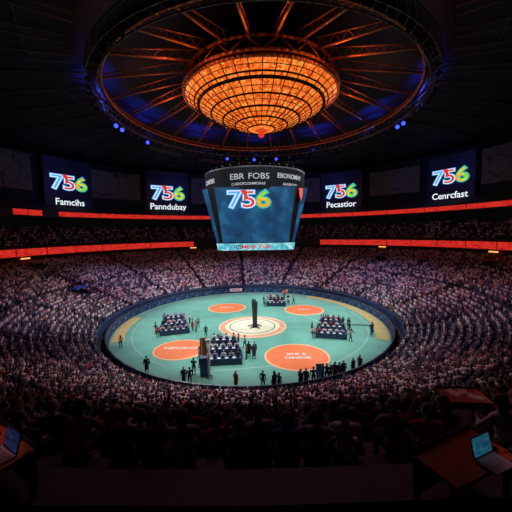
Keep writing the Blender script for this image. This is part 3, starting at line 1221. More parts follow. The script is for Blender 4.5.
def hair_mesh(kind, head):
    mb = MB()
    hx, hy, hz = head
    prof_n = 12
    low = {'short': -.02, 'long': -.05, 'bun': -.02}[kind]
    vs, fs = [], []
    for i in range(8):
        p = PI * .5 * i / 7 * 1.28
        for k in range(14):
            t = 2 * PI * k / 14
            front = max(0, -math.sin(t))
            pp = p * (1 - .38 * front)
            vs.append((hx + .098 * math.sin(pp) * math.cos(t), hy + .012 + .108 * math.sin(pp) * math.sin(t), hz + .012 + .122 * math.cos(pp)))
    for i in range(7):
        for k in range(14):
            fs.append((i * 14 + k, (i + 1) * 14 + k, (i + 1) * 14 + (k + 1) % 14, i * 14 + (k + 1) % 14))
    mb.add(vs, fs, 0, True)
    if kind == 'long':
        mb.tube((hx, hy + .05, hz + .02), (hx, hy + .085, hz - .22), .085, .055, 12)
        mb.ball((hx, hy + .085, hz - .22), .055, 10)
    if kind == 'bun':
        mb.ball((hx, hy + .10, hz + .06), .045, 10)
    return mb


seat_protos, stand_protos = [], []
for v in range(4):
    me, head = seated(v)
    seat_protos.append((me, [hair_mesh(k, head).mesh('hair', [m]) for k, m in (('short', M_hair), ('long', M_hair2), ('bun', M_hair), ('short', M_hair3), ('long', M_hair))]))
for v in range(4):
    me, head = standing(v)
    stand_protos.append((me, [hair_mesh(k, head).mesh('hair', [m]) for k, m in (('short', M_hair), ('long', M_hair2), ('bun', M_hair), ('short', M_hair3), ('long', M_hair))]))
HAIRW = ['short dark hair', 'long brown hair', 'dark hair in a bun', 'short grey hair', 'long dark hair']
SHIRTS = {'white': (.75, .72, .74), 'pale pink': (.72, .45, .50), 'grey': (.35, .34, .38), 'navy': (.03, .04, .10), 'black': (.015, .015, .02),
          'red': (.45, .05, .05), 'lilac': (.42, .33, .58), 'blue': (.07, .13, .35), 'brown': (.18, .09, .05), 'orange': (.6, .2, .06)}
FIRST = {}


def person(name, protos, pv, hv, loc, rz, shirt, label, cat, group, scale=1.0):
    me, hairs = protos[pv]
    o = bpy.data.objects.new(name, me)
    C.objects.link(o)
    o.location = loc
    o.rotation_euler = (0, 0, rz)
    o.scale = (scale * 1.12, scale * 1.12, scale)
    o.color = (*SHIRTS[shirt], 1)
    tag(o, label, cat, group)
    h = bpy.data.objects.new('hair', hairs[hv])
    C.objects.link(h)
    h.parent = o
    return o


# ---- places of all spectators in the lower bowl
seats = []
AIS = R(24)
KEEP_OUT += [(4.95, 6.9, 1.0), (4.3, 5.9, .8), (2.4, 3.2, 1.6), (-2.9, 3.2, 1.6)]
canopies = []
for px, py, lab, colr in ((80, 290, 'crumpled blue sheet canopy among the far left seats', 'blue'), (381, 259, 'small blue sheet canopy high in the far right seats', 'blue'),
                          (40, 266, 'tan sheet canopy at the back of the left seats', 'tan'), (489, 264, 'tan sheet canopy at the back of the right seats', 'tan')):
    best = None
    for k in range(NROW):
        r = ROW0 + PITCHR * k + .5
        for d in np.arange(-120, 120, 1.0):
            th = R(d)
            p = AP(r, th, tread(r, th) + .6)
            q = proj(p)
            if q and (best is None or abs(q[0] - px) + abs(q[1] - py) < best[0]):
                best = (abs(q[0] - px) + abs(q[1] - py), p, th)
    canopies.append((best[1], best[2], lab, colr))
    KEEP_OUT.append((best[1].x, best[1].y, 1.7))

for k in range(NROW):
    r = ROW0 + PITCHR * k
    if k == 14:
        continue
    n = int(2 * PI * r / .46)
    for i in range(n):
        th = 2 * PI * (i + random.uniform(-.2, .2)) / n
        a = ((th + R(6)) % AIS)
        a = min(a, AIS - a)
        if a * r < lerp(.5, -1, nearness(th)) or random.random() < .035:
            continue
        z = tread(r, th)
        p = AP(r + .55 + random.uniform(-.14, .05), th, z)
        if any((p.x - x) ** 2 + (p.y - y) ** 2 < q * q for x, y, q in KEEP_OUT):
            continue
        if k > 27 and nearness(th) > .2 and p.y < 4.2:
            continue
        if p.y < 16 and nearness(th) > .6 and i % 6 == 5:
            continue
        if p.y < 2.0 or (math.hypot(p.x, p.y) < 3.2):
            continue
        q = proj((p.x, p.y, z + .9))
        if q is None or q[0] < -70 or q[0] > 582 or q[1] > 600:
            continue
        seats.append((q[2], p, th, k, q[0], q[1]))
inview = sorted([s for s in seats if -12 < s[4] < 524 and s[5] < 540], key=lambda s: s[0])
ind = sorted(inview[:300], key=lambda s: s[4])
indset = set(id(s) for s in ind)
rest = [s for s in seats if id(s) not in indset]

# ---- 300 individual spectators
cols_w = [('by the left edge', 40), ('near the left desk', 85), ('far left of centre', 130), ('left of centre', 175), ('just left of centre', 220),
          ('in the middle', 265), ('just right of centre', 310), ('right of centre', 355), ('far right of centre', 400), ('by the papers desk', 455), ('by the right edge', 9e9)]
SPEC = []
for j, (dd, p, th, k, px, py) in enumerate(ind):
    hv = random.choice([0, 0, 0, 1, 2, 3, 4, 4])
    sh = random.choice(['black', 'black', 'navy', 'grey', 'brown', 'red', 'navy', 'lilac', 'black', 'blue', 'white'])
    pv = random.choice([0, 0, 1, 1, 2, 3])
    colw = next(wd for wd, lim in cols_w if px < lim)
    roww = 'nearest rows' if dd < 6.5 else 'near rows' if dd < 9 else 'middle rows' if dd < 12 else 'lower rows' if dd < 14 else 'lowest rows'
    pose = ('hands down', 'leaning', 'clapping', 'arm raised')[pv]
    rz = math.atan2(ACX - p.x, -(ACY - p.y))
    # faces the middle of the floor: local -y turned towards it
    d = Vector((ACX - p.x, ACY - p.y))
    rz = math.atan2(d.y, d.x) + PI / 2 + random.uniform(-.25, .25)
    lab = f"spectator in {sh}, {HAIRW[hv].replace(' in a', '')}, {pose}, {roww}, {colw}"
    SPEC.append((person('spectator', seat_protos, pv, hv, p, rz, sh, lab, 'spectator', 'seated spectators in the near dark rows', random.uniform(.95, 1.05)), lab))


alike = {}
for o, lab in SPEC:
    alike.setdefault(lab, []).append(o)
for lab, os_ in alike.items():          # look-alikes near each other are told apart by which is further left
    if len(os_) > 1:
        names = ['leftmost such'] + ['next such'] * (len(os_) - 2) + ['rightmost such']
        for o, w_ in zip(os_, names):
            o['label'] = lab + ', ' + w_


# ---- everyone else in the lower bowl and the deck: low figures in one mesh
ico = bmesh.new()
bmesh.ops.create_icosphere(ico, subdivisions=1, radius=1)
ICO_V = np.array([v.co[:] for v in ico.verts])
ICO_F = [tuple(v.index for v in f.verts) for f in ico.faces]
ico.free()


def boxv(z0, z1, w0, w1, d0, d1, y0, y1):
    return [(-w0, y0 - d0, z0), (w0, y0 - d0, z0), (w0, y0 + d0, z0), (-w0, y0 + d0, z0),
            (-w1, y1 - d1, z1), (w1, y1 - d1, z1), (w1, y1 + d1, z1), (-w1, y1 + d1, z1)]


BF = [(3, 2, 1, 0), (4, 5, 6, 7), (0, 1, 5, 4), (1, 2, 6, 5), (2, 3, 7, 6), (3, 0, 4, 7)]
lowV = np.array(boxv(.42, .98, .17, .215, .11, .10, 0, -.03) + boxv(.42, .56, .17, .16, .22, .22, -.25, -.25) +
                [tuple(v) for v in (ICO_V * np.array([.09, .105, .125]) + np.array([0, -.03, 1.14]))] + boxv(.0, .44, .14, .14, .07, .07, -.42, -.42))
lowF = [tuple(i for i in f) for f in BF] + [tuple(i + 8 for i in f) for f in BF] + [tuple(i + 16 for i in f) for f in ICO_F] + [tuple(i + 28 for i in f) for f in BF]
lowF4 = lowF
cent = [np.mean([lowV[i] for i in f], axis=0) for f in lowF]
reg = []
for i, f in enumerate(lowF):
    if i < 6:
        reg.append(0)
    elif i < 12:
        reg.append(1)
    elif i < 32:
        c = cent[i]
        reg.append(3 if (c[2] > 1.17 or c[1] > -.01) else 2)
    else:
        reg.append(1)
PAL = np.array([(.90, .84, .88), (.86, .70, .76), (.74, .50, .58), (.92, .90, .92), (.55, .45, .62), (.40, .30, .40), (.08, .08, .14), (.04, .05, .12),
                (.60, .16, .18), (.70, .66, .70), (.12, .16, .34), (.62, .42, .28)])
PW = np.array([.10, .09, .08, .08, .07, .08, .20, .18, .05, .02, .04, .01])
PW = PW / PW.sum()


def crowd(name, items, label):
    N = len(items)
    pos = np.array([[s[1].x, s[1].y, s[1].z] for s in items])
    ang = np.array([math.atan2(ACY - s[1].y, ACX - s[1].x) + PI / 2 for s in items]) + rng.uniform(-.35, .35, N)
    sc = rng.uniform(.86, 1.02, N)
    nv = len(lowV)
    ca, sa = np.cos(ang), np.sin(ang)
    X = lowV[None, :, 0] * sc[:, None]
    Y = lowV[None, :, 1] * sc[:, None]
    Z = lowV[None, :, 2] * sc[:, None]
    lean = rng.uniform(-.12, .12, N)[:, None] * np.maximum(0, Z - .5)
    X = X + lean
    V = np.stack([X * ca[:, None] - Y * sa[:, None] + pos[:, 0:1], X * sa[:, None] + Y * ca[:, None] + pos[:, 1:2], Z + pos[:, 2:3]], -1).reshape(-1, 3)
    lens = np.array([len(f) for f in lowF])
    flat = np.concatenate([np.array(f) for f in lowF])
    loops = (flat[None, :] + (np.arange(N) * nv)[:, None]).reshape(-1)
    L = np.tile(lens, N)
    starts = np.concatenate([[0], np.cumsum(L)[:-1]])
    me = bpy.data.meshes.new(name)
    me.vertices.add(N * nv)
    me.vertices.foreach_set('co', V.astype(np.float32).ravel())
    me.loops.add(len(loops))
    me.loops.foreach_set('vertex_index', loops.astype(np.int32))
    me.polygons.add(len(L))
    me.polygons.foreach_set('loop_start', starts.astype(np.int32))
    me.update(calc_edges=True)
    me.validate()
    shirt = PAL[rng.choice(len(PAL), N, p=PW)]
    tr = np.array([(.03, .03, .05), (.06, .06, .10), (.2, .18, .2)])[rng.choice(3, N)]
    sk = np.array([(.62, .38, .28), (.70, .46, .36), (.30, .17, .11)])[rng.choice(3, N, p=[.45, .4, .15])]
    hr = np.array([(.02, .015, .012), (.10, .05, .03), (.35, .25, .16), (.4, .38, .38)])[rng.choice(4, N, p=[.55, .25, .12, .08])]
    reg_a = np.array(reg)
    allc = np.stack([shirt, tr, sk, hr], 1)
    col = allc[:, reg_a, :].reshape(-1, 3)
    at = me.attributes.new('col', 'FLOAT_COLOR', 'FACE')
    at.data.foreach_set('color', np.concatenate([col, np.ones((len(col), 1))], 1).astype(np.float32).ravel())
    me.materials.append(M_crowd)
    o = bpy.data.objects.new(name, me)
    C.objects.link(o)
    tag(o, label, 'crowd', kind='stuff')
    return o


crowd('crowd', rest, 'dense seated crowd filling the lower bowl around the floor')
ups = []
for k in range(7):
    r = 51.4 + .95 * k
    n = int(2 * PI * r / .62)
    for i in range(n):
        th = -PI + 2 * PI * i / n
        if abs(th) > UA - .03 or random.random() < .12:
            continue
        a = th % R(9)
        if min(a, R(9) - a) * r < .6:
            continue
        p = AP(r + .5, th, 12.62 + .62 * k - .2)
        q = proj(p)
        if q is None or q[0] < -70 or q[0] > 582:
            continue
        ups.append((q[2], p, th))
crowd('crowd', ups, 'dim seated crowd on the deck between the two red ribbons')

for p, th, lab, colr in canopies:
    t = empty('canopy', (p.x, p.y, p.z - .6), -th)
    mc = mat('blue_sheet', (.03, .12, .75), .6, noise=.3, nscale=2) if colr == 'blue' else mat('tan_sheet', (.40, .22, .10), .7, noise=.3, nscale=2)
    mb = MB()
    vs, fs = [], []
    for i in range(9):
        for j in range(5):
            x, y = -1.7 + 3.4 * i / 8, -.9 + 1.8 * j / 4
            vs.append((x, y, 1.55 - .12 * abs(x) ** 1.6 - .25 * y * y + .1 * math.sin(3 * x + 2 * y)))
    for i in range(8):
        for j in range(4):
            fs.append((i * 5 + j, (i + 1) * 5 + j, (i + 1) * 5 + j + 1, i * 5 + j + 1))
    mb.add(vs, fs, 0, True)
    sh_ = mb.build('sheet', mc, t)
    sd = sh_.modifiers.new('s', 'SOLIDIFY')
    sd.thickness = .03
    for sx in (-1, 1):
        for sy in (-1, 1):
            MB().tube((sx * 1.5, sy * .7, 0 if sy < 0 else .3), (sx * 1.5, sy * .7, 1.22), .035).build('post', M_steel, t)
    tag(t, lab, 'canopy')


# ------------------------------------------------------------------ mats on the floor
def floor_mat(px, py, r, txt, label):
    c = ground(px, py)
    t = empty('floor_mat', (c.x, c.y, 0))
    mb = MB()
    mb.lathe([(r, 0.0), (r, .05), (r - .25, .06)], (0, 0, 0), 56, 0)
    mb.build('border', M_matline, t)
    mb = MB()
    mb.lathe([(r - .25, .058), (.01, .06)], (0, 0, 0), 56, 0)
    mb.build('surface', M_orange, t)
    if txt:
        for tx, sy, s in txt:
            me = text_mesh(tx, s, .02, .004)
            for v in me.vertices:
                v.co = (v.co.x * 1.3, v.co.y + sy, .068 + v.co.z)
            me.materials.clear()
            me.materials.append(M_white)
            o = bpy.data.objects.new('lettering', me)
            C.objects.link(o)
            o.parent = t
    tag(t, label, 'mat', 'round orange mats')


floor_mat(180, 349.5, 3.45, [('NEOKO', .3, .95)], 'orange round mat with white lettering, partly behind the tall brown panel')
floor_mat(297, 356.5, 3.95, [('IKE S', .55, .85), ('ONDE', -.5, .85)], 'largest-looking orange round mat, nearest, right of centre, with white marks')
floor_mat(227, 308, 3.75, [('JIMO', .2, .9)], 'orange round mat at the back left of the column')
floor_mat(304, 310, 3.75, [('IMG', .2, 1.0)], 'orange round mat at the back right of the column')

c = ground(252.5, 326.5)
st = empty('round_stage', (c.x, c.y, 0))
mb = MB()
mb.lathe([(5.4, 0), (5.4, .10), (5.1, .11)], (0, 0, 0), 64)
mb.build('outer_border', M_matline, st)
mb = MB()
mb.lathe([(5.1, .109), (4.3, .11)], (0, 0, 0), 64)
mb.build('pink_band', M_pink, st)
mb = MB()
mb.lathe([(4.3, .108), (3.65, .11)], (0, 0, 0), 64)
mb.lathe([(3.5, .11), (.01, .11)], (0, 0, 0), 64)
mb.build('cream_surface', M_cream, st)
mb = MB()
mb.lathe([(3.65, .11), (3.62, .14), (3.53, .14), (3.5, .11)], (0, 0, 0), 64)
mb.build('dark_ring', M_black, st)
tag(st, 'cream round centre stage with pink and orange rings under the dark column', 'stage')
cc = ground(255, 327, .11)
t = empty('column', (cc.x, cc.y, .11))
mb = MB()
mb.lathe([(.5, 0), (.46, .15), (.34, .3), (.38, 1.5), (.44, 3.0), (.48, 3.9), (.42, 4.0), (.42, 4.1), (.01, 4.12)], (0, 0, 0), 20)
mb.build('shaft', mat('dark_column', (.02, .03, .045), .5, noise=.4, nscale=4), t)
for k in range(5):
    a = 2 * PI * k / 5 + .3
    mb = MB()
    mb.tube((.35 * math.cos(a), .35 * math.sin(a), .35), (1.2 * math.cos(a), 1.2 * math.sin(a), .06), .12, .06)
    mb.build('foot', M_black, t)
mb = MB()
mb.ball((-.2, 0, 4.28), .22, 10)
mb.tube((.1, 0, 4.05), (.15, 0, 4.5), .1, .06)
mb.build('top_ornament', M_black, t)
tag(t, 'tall dark column standing on the cream round stage', 'column')


# ------------------------------------------------------------------ press tables and their people
def chair_obj(loc, rz, label, group):
    if 'chair' in FIRST:
        t = copy_tree(FIRST['chair'])
        t.location = loc
        t.rotation_euler = (0, 0, rz)
    else:
        t = empty('folding_chair', loc, rz)
        MB().box((0, 0, .40), (.40, .38, .035)).build('seat', M_black, t)
        MB().box((0, .19, .72), (.40, .03, .26)).build('backrest', M_black, t)
        for sx in (-1, 1):
            MB().tube((sx * .18, -.17, .39), (sx * .2, -.2, 0), .014).build('leg', M_steel, t)
            MB().tube((sx * .18, .19, .80), (sx * .2, .24, 0), .014).build('leg', M_steel, t)
        FIRST['chair'] = t
    tag(t, label, 'chair', group)
    return t


def laptop(loc, rz, label, group, scale=1.0, pic=None, base=None):
    t = empty('laptop', loc, rz)
    t.scale = (scale,) * 3
    b = MB().box((0, 0, .010), (.34, .23, .018)).build('keyboard_base', base or M_black, t)
    kb = MB()
    for i in range(11):
        for j in range(4):
            kb.box((-.135 + i * .027, .07 - j * .027, .021), (.022, .022, .004))
    kb.build('keys', base and M_paper or M_dark, b)
    lid = MB()
    ca, sa = math.cos(R(15)), math.sin(R(15))

    def lp(x, h, d):
        return (x, .115 + h * sa + d * ca, .018 + h * ca - d * sa)
    lid.add([lp(-.17, 0, 0), lp(.17, 0, 0), lp(.17, .23, 0), lp(-.17, .23, 0), lp(-.17, 0, .01), lp(.17, 0, .01), lp(.17, .23, .01), lp(-.17, .23, .01)],
            [(0, 1, 2, 3), (7, 6, 5, 4), (0, 4, 5, 1), (1, 5, 6, 2), (2, 6, 7, 3), (3, 7, 4, 0)])
    l = lid.build('lid', M_black, t)
    sc = MB()
    sc.add([lp(-.158, .015, -.002), lp(.158, .015, -.002), lp(.158, .215, -.002), lp(-.158, .215, -.002)], [(0, 1, 2, 3)])
    sc.build('screen', pic or M_screenblue, l)
    tag(t, label, 'laptop', group)
    return t


def table_obj(loc, rz, L, W, label, cloth=True, top=None):
    t = empty('press_table', loc, rz)
    MB().box((0, 0, .73), (L, W, .04)).build('tabletop', top or M_navycloth, t)
    for sx in (-1, 1):
        for sy in (-1, 1):
            MB().box((sx * (L / 2 - .08), sy * (W / 2 - .08), .355), (.05, .05, .71)).build('leg', M_steel, t)
    if cloth:
        mb = MB()
        n = int(L / .12)
        vs, fs = [], []
        ring_pts = []
        for i in range(n + 1):
            ring_pts.append((-L / 2 + L * i / n, -W / 2))
        for i in range(1, 6):
            ring_pts.append((L / 2, -W / 2 + W * i / 6))
        for i in range(n + 1):
            ring_pts.append((L / 2 - L * i / n, W / 2))
        for i in range(1, 6):
            ring_pts.append((-L / 2, W / 2 - W * i / 6))
        m_ = len(ring_pts)
        for i, (x, y) in enumerate(ring_pts):
            f = 1 + .03 * math.sin(i * 2.1)
            vs += [(x * 1.002, y * 1.004, .755), (x * 1.01 * f if abs(x) > L / 2 - .01 else x, y * 1.03 * f if abs(y) > W / 2 - .01 else y, .03)]
        for i in range(m_):
            j = (i + 1) % m_
            fs.append((i * 2, i * 2 + 1, j * 2 + 1, j * 2))
        mb.add(vs, fs, 0, False)
        mb.add([(-L / 2, -W / 2, .756), (L / 2, -W / 2, .756), (L / 2, W / 2, .756), (-L / 2, W / 2, .756)], [(0, 1, 2, 3)])
        mb.build('cloth', M_navycloth, t)
    tag(t, label, 'table')
    return t


def paper(x, y, z, rz, label, group):
    o = MB().box((0, 0, .004), (.30, .38, .008)).build('paper_stack', M_paper)
    o.location = (x, y, z)
    o.rotation_euler = (0, 0, rz)
    tag(o, label, 'papers', group)


clusters = [((175, 334), 18, 'far left'), ((223, 364), 4, 'front left'), ((276, 306), -6, 'back'),
            ((331, 338), -14, 'right')]
CL_T = {}
for ci, ((px, py), rot, where) in enumerate(clusters):
    c = ground(px, py)
    rz = R(rot)
    u, v_ = Vector((math.cos(rz), math.sin(rz), 0)), Vector((-math.sin(rz), math.cos(rz), 0))
    Lx = (4.2, 4.3, 3.9, 4.2)[ci]
    ROWS = ((0.0, Lx, 'front'), (1.75, Lx * .95, 'middle'), (3.5, Lx * .75, 'rear')) if ci != 2 else ((0.0, Lx, 'front'), (2.0, Lx * .8, 'rear'))
    for ri, (off, LL, rw) in enumerate(ROWS):
        p = c + v_ * off
        zr = (0, .45, .9)[ri]
        if zr:
            t = empty('stage_riser', (p.x + v_.x * .35, p.y + v_.y * .35, 0), rz)
            MB().box((0, 0, zr - .04), (LL + .5, 1.72, .08)).build('deck', M_navycloth, t)
            for sx in (-1, 1):
                for sy in (-1, 1):
                    MB().tube((sx * LL * .5, sy * .78, 0), (sx * LL * .5, sy * .78, zr - .07), .03).build('leg', M_steel, t)
            MB().box((0, -.84, zr / 2 - .04), (LL + .46, .03, zr - .1)).build('front_skirt', M_navycloth, t)
            tag(t, f'navy riser under the {rw} table of the {where} table group', 'riser')
        table_obj((p.x, p.y, zr), rz, LL, .8, f"navy cloth covered table, {rw} row of the {where} table group")
        nk = 5 if LL > 3.4 else 4
        for k in range(nk):
            x = -LL / 2 + LL * (k + .5) / nk
            q = p + u * x
            laptop((q.x, q.y - .02, zr + .757), rz + PI + random.uniform(-.2, .2), f"open laptop, {ORD[k]} from left, {rw} table of the {where} table group", f'laptops on the {where} tables')
            q2 = p + u * (x + LL / nk / 2) + v_ * -.12
            if k < nk - 1:
                paper(q2.x, q2.y, zr + .757, rz + random.uniform(-.4, .4), f"white papers, {ORD[k]} stack from left, {rw} table of the {where} table group", f'papers on the {where} tables')
            q = p + v_ * .82 + u * (x + random.uniform(-.12, .12))
            sr = rz + random.uniform(-.3, .3)
            shirt = random.choice(['white', 'grey', 'pale pink', 'navy', 'white', 'white', 'lilac', 'red'])
            chair_obj((q.x, q.y, zr), sr, f"black folding chair, {ORD[k]} from left, {rw} table of the {where} table group", f'folding chairs at the {where} tables')
            hv = random.randrange(5)
            person('seated_person', seat_protos, random.choice([0, 1, 1]), hv, (q.x, q.y, zr), sr, shirt,
                   f"person in {shirt} seated {ORD[k]} from left, {rw} table of the {where} group", 'person', f'people seated at the {where} tables')
    side = ['left of', 'behind the middle of', 'right of', 'in front of the left end of', 'behind the left end of', 'behind the right end of', 'further right of', 'just behind', 'on the right behind']
    ymax = ROWS[-1][0]
    XY = [(-Lx / 2 - .6, 1.2), (0.2, ymax + 1.7), (Lx / 2 + .6, 1.0), (-Lx / 2 - .3, -.7), (-Lx / 2 + .6, ymax + 1.9), (Lx / 2 - .3, ymax + 1.6),
          (Lx / 2 + 1.6, 1.9), (-.8, ymax + 2.2), (Lx / 2 + .5, ymax + .9)]
    if ci == 3:
        XY[2], XY[6] = (Lx / 2 + .5, -.9), (Lx / 2 + .6, 4.6)
    for k in range(9):
        x, y = XY[k]
        q = c + u * x + v_ * y
        hv = random.randrange(5)
        shirt = random.choice(['black', 'navy', 'white', 'grey', 'red', 'black', 'pale pink'])
        person('standing_person', stand_protos, random.randrange(4), hv, (q.x, q.y, 0), random.uniform(0, 2 * PI), shirt,
               f"person in {shirt} standing {side[k]} the {where} table group", 'person', f'people standing by the {where} tables')

# people on the floor: pixel of the feet, shirt, hair, place
stands = [(300, 387, 'black', 'tall leftmost of the dark row at the front right edge'), (307, 388, 'black', 'second of the dark row at the front edge'),
          (315, 387, 'navy', 'third of the dark row at the front edge'), (325, 386, 'blue', 'by the blue panel in the front row'),
          (330, 385, 'black', 'in the middle of the front right row'), (334, 384, 'navy', 'beside the middle of the front right row'),
          (339, 383, 'black', 'towards the right of the front right row'), (344, 382, 'black', 'second from the right of the front row'),
          (349, 381, 'navy', 'rightmost of the front right row'),
          (249, 357, 'black', 'standing tall right of the front left tables'), (254, 359, 'navy', 'right of the front left tables, nearer'),
          (206, 337, 'black', 'alone between left mat and stage'),
          (196, 332, 'grey', 'by the table nearest the left barrier'), (194, 375, 'navy', 'just left of the navy cabinet'),
          (184, 384, 'black', 'at the front left edge, left of two'), (190, 385, 'navy', 'at the front left edge, right of two'),
          (236, 388, 'red', 'in red at the front edge in the middle'), (263, 389, 'black', 'low at the front edge'), (274, 390, 'black', 'at the front edge left of the row'),
          (279, 390, 'navy', 'at the front edge next to the dark row'), (147, 373, 'black', 'at the near left edge by the barrier'),
          (357, 376, 'black', 'near right edge by the barrier'), (362, 372, 'navy', 'near right edge, further up'),
          (121, 348, 'orange', 'on the yellow track at the far left edge'), (284, 301, 'white', 'by the flag at the back'),
          (268, 301, 'pale pink', 'left of the tables at the back'), (372, 335, 'navy', 'by the end of the camera crane')]
for px, py, shirt, lab in stands:
    c = ground(px, py)
    dx, dy = (c.x - ACX) / (23.2 * .915), (c.y - ACY) / 23.2
    m_ = math.hypot(dx, dy)
    if m_ > 1:
        c.x, c.y = ACX + (c.x - ACX) / m_ * 1.01, ACY + (c.y - ACY) / m_ * 1.01
    hv = random.randrange(5)
    lab = lab.replace('in red ', '') 
    person('standing_person', stand_protos, random.choice([3, 3, 3, 0, 1]), hv, (c.x, c.y, 0.0), random.uniform(-1, 1) + PI, shirt,
           f'person in {shirt}, {lab}', 'person', 'people standing on the floor', random.uniform(.98, 1.12))

# tall brown panel, white mast, navy cabinet at the front left
c = ground(204, 367)
t = empty('display_panel', (c.x, c.y, 0))
MB().box((0, 0, 1.75), (.75, .12, 3.2)).build('board', mat('brown_board', (.35, .10, .05), .6, noise=.3, nscale=2), t)
MB().box((-.2, -.065, 2.0), (.12, .02, 2.4)).build('light_stripe', M_matline, t)
for s in (-1, 1):
    MB().box((s * .3, 0, .08), (.08, .7, .16)).build('foot', M_black, t)
tag(t, 'tall brown display panel behind the navy cabinet at the front left', 'panel')
c = ground(209.5, 377)
t = empty('mast', (c.x, c.y, 0))
MB().tube((0, 0, .05), (0, 0, 3.95), .13, .12, 12).build('pole', M_white, t)
MB().lathe([(.4, 0), (.4, .06), (.15, .1)], (0, 0, 0), 20).build('base_plate', M_steel, t)
MB().box((-.1, 0, 3.9), (.5, .35, .2)).build('head_box', M_paper, t)
tag(t, 'tall white mast beside the navy cabinet', 'mast')
c = ground(204.5, 375.5)
t = empty('cabinet', (c.x, c.y, 0))
MB().box((0, 0, 1.05), (.8, .6, 1.9)).build('body', mat('navy_paint', (.02, .05, .12), .5, noise=.2), t)
for s in (-1, 1):
    d = MB().box((s * .195, -.31, 1.05), (.375, .03, 1.8)).build('door', mat('navy_door', (.03, .07, .16), .5, noise=.2), t)
    MB().tube((s * .04, -.345, .95), (s * .04, -.345, 1.2), .012).build('handle', M_steel, d)
for sx in (-1, 1):
    MB().box((sx * .33, 0, .05), (.08, .5, .1)).build('foot', M_black, t)
tag(t, 'navy upright equipment cabinet at the front left of the floor', 'cabinet')

# blue panel behind the front right row
c = ground(320, 380)
t = empty('signboard', (c.x, c.y, 0))
MB().box((0, 0, .95), (.8, .06, 1.5)).build('board', mat('pale_blue_board', (.12, .35, .45), .6, noise=.2), t)
for s in (-1, 1):
    MB().tube((s * .3, 0, .25), (s * .34, -.25, 0), .02).build('leg', M_steel, t)
    MB().tube((s * .3, 0, .25), (s * .34, .25, 0), .02).build('leg', M_steel, t)
tag(t, 'pale blue standing board among the front right row of people', 'signboard')

# camera crane
c = ground(350, 334)
t = empty('camera_crane', (c.x, c.y, 0), R(2))
for k in range(3):
    a = 2 * PI * k / 3
    MB().tube((0, 0, 1.1), (.7 * math.cos(a), .7 * math.sin(a), .02), .04).build('leg', M_black, t)
MB().tube((0, 0, 1.0), (0, 0, 1.5), .08).build('pivot', M_black, t)
mb = MB()
mb.tube((-.9, 0, 1.55), (2.9, 0, 1.25), .045)
mb.tube((-.9, 0, 1.35), (2.9, 0, 1.15), .03)
mb.build('arm', M_black, t)
MB().box((-1.05, 0, 1.42), (.35, .3, .35)).build('counterweight', M_steel, t)
b = MB().box((3.05, 0, 1.1), (.35, .22, .25)).build('camera_body', M_black, t)
MB().tube((3.05, -.1, 1.1), (3.05, -.35, 1.1), .07, .08, 10).build('camera_lens', M_dim_lens, b)
tag(t, 'black camera crane reaching right over the teal floor', 'camera crane')

# flag at the back
c = ground(281, 303)
t = empty('flag', (c.x, c.y, 0))
MB().tube((0, 0, 0), (.35, 0, 2.6), .03).build('pole', M_white, t)
mb = MB()
vs, fs = [], []
for i in range(8):
    for j in range(4):
        vs.append((.33 + .16 * i, .08 * math.sin(i), 2.55 - .28 * j + .06 * i))
for i in range(7):
    for j in range(3):
        fs.append((i * 4 + j, i * 4 + j + 1, (i + 1) * 4 + j + 1, (i + 1) * 4 + j))
mb.add(vs, fs, 0, True)
o = mb.build('cloth', mat('coral_flag', (.85, .22, .18), .7, noise=.1), t)
o.modifiers.new('s', 'SOLIDIFY').thickness = .02
MB().lathe([(.25, 0), (.25, .05), (.05, .08)], (0, 0, 0), 16).build('base', M_black, t)
tag(t, 'coral flag on a white pole at the back behind the column', 'flag')
# message board on the far rim, its face given a glow to brighten it
th, z = th_of(230, 290, 26.0)
p = AP(23.6, R(-11), 0)
t = empty('message_board', (p.x, p.y, 0), R(11))
MB().box((0, 0, .75), (3.2, .12, .9)).build('frame', M_dark, t)
t2 = MB().box((0, -.075, .75), (3.0, .03, .75)).build('display', mat('white_board', (.5, .4, .5), .5, emit=(.6, .4, .5), es=.5, noise=.2), t)
me = text_mesh('EWIICA', .62, .02, .004)
for v in me.vertices:
    v.co = (v.co.x, -.095 - v.co.z, .75 + v.co.y)
me.materials.clear()
me.materials.append(mat('crimson_ink', (.7, .03, .08), .5, noise=.1))
o = bpy.data.objects.new('lettering', me)
C.objects.link(o)
o.parent = t
for s in (-1, 1):
    MB().box((s * 1.3, 0, .15), (.1, .5, .3)).build('foot', M_black, t)
tag(t, 'white message board with crimson letters at the back edge of the floor', 'message board')


# ------------------------------------------------------------------ foreground desks
def desk(corner, dirl, dirw, L, W, ztop, label, top):
    """corner = right end corner of the top; dirl runs along it, dirw across it"""
    dl, dw = Vector((*dirl, 0)).normalized(), Vector((*dirw, 0)).normalized()
    c = Vector((*corner, 0)) + dl * L / 2 + dw * W / 2
    rz = math.atan2(-dl.y, -dl.x)
    fz = ztop - .75
    t = empty('press_desk', (c.x, c.y, fz), rz)
    MB().box((0, 0, .73), (L, W, .04)).build('desktop', top, t)
    MB().box((0, W / 2 - .02, .48), (L - .1, .03, .42)).build('modesty_panel', M_dark, t)
    mb = MB()
    mb.box((0, W / 2 - .01, .77), (L, .025, .05))
    mb.build('back_lip', M_black, t)
    for sx in (-1, 1):
        for sy in (-1, 1):
            MB().box((sx * (L / 2 - .06), sy * (W / 2 - .06), .355), (.05, .05, .71)).build('leg', M_black, t)
    tag(t, label, 'desk')
    # the riser it stands on
    r = math.hypot(c.x, ACY - c.y)
    zt = min(tread(r - L, PI), tread(r - .8, PI)) - .6
    MBr = MB()
    MBr.box((c.x, c.y, (fz + zt) / 2), (L + .3, W + .7, fz - zt), rz)
    struct(MBr.build('press_riser', M_conc))
    return c, rz, fz + .75


def px_on(px, py, z):
    g = ground(px, py, z)
    return g


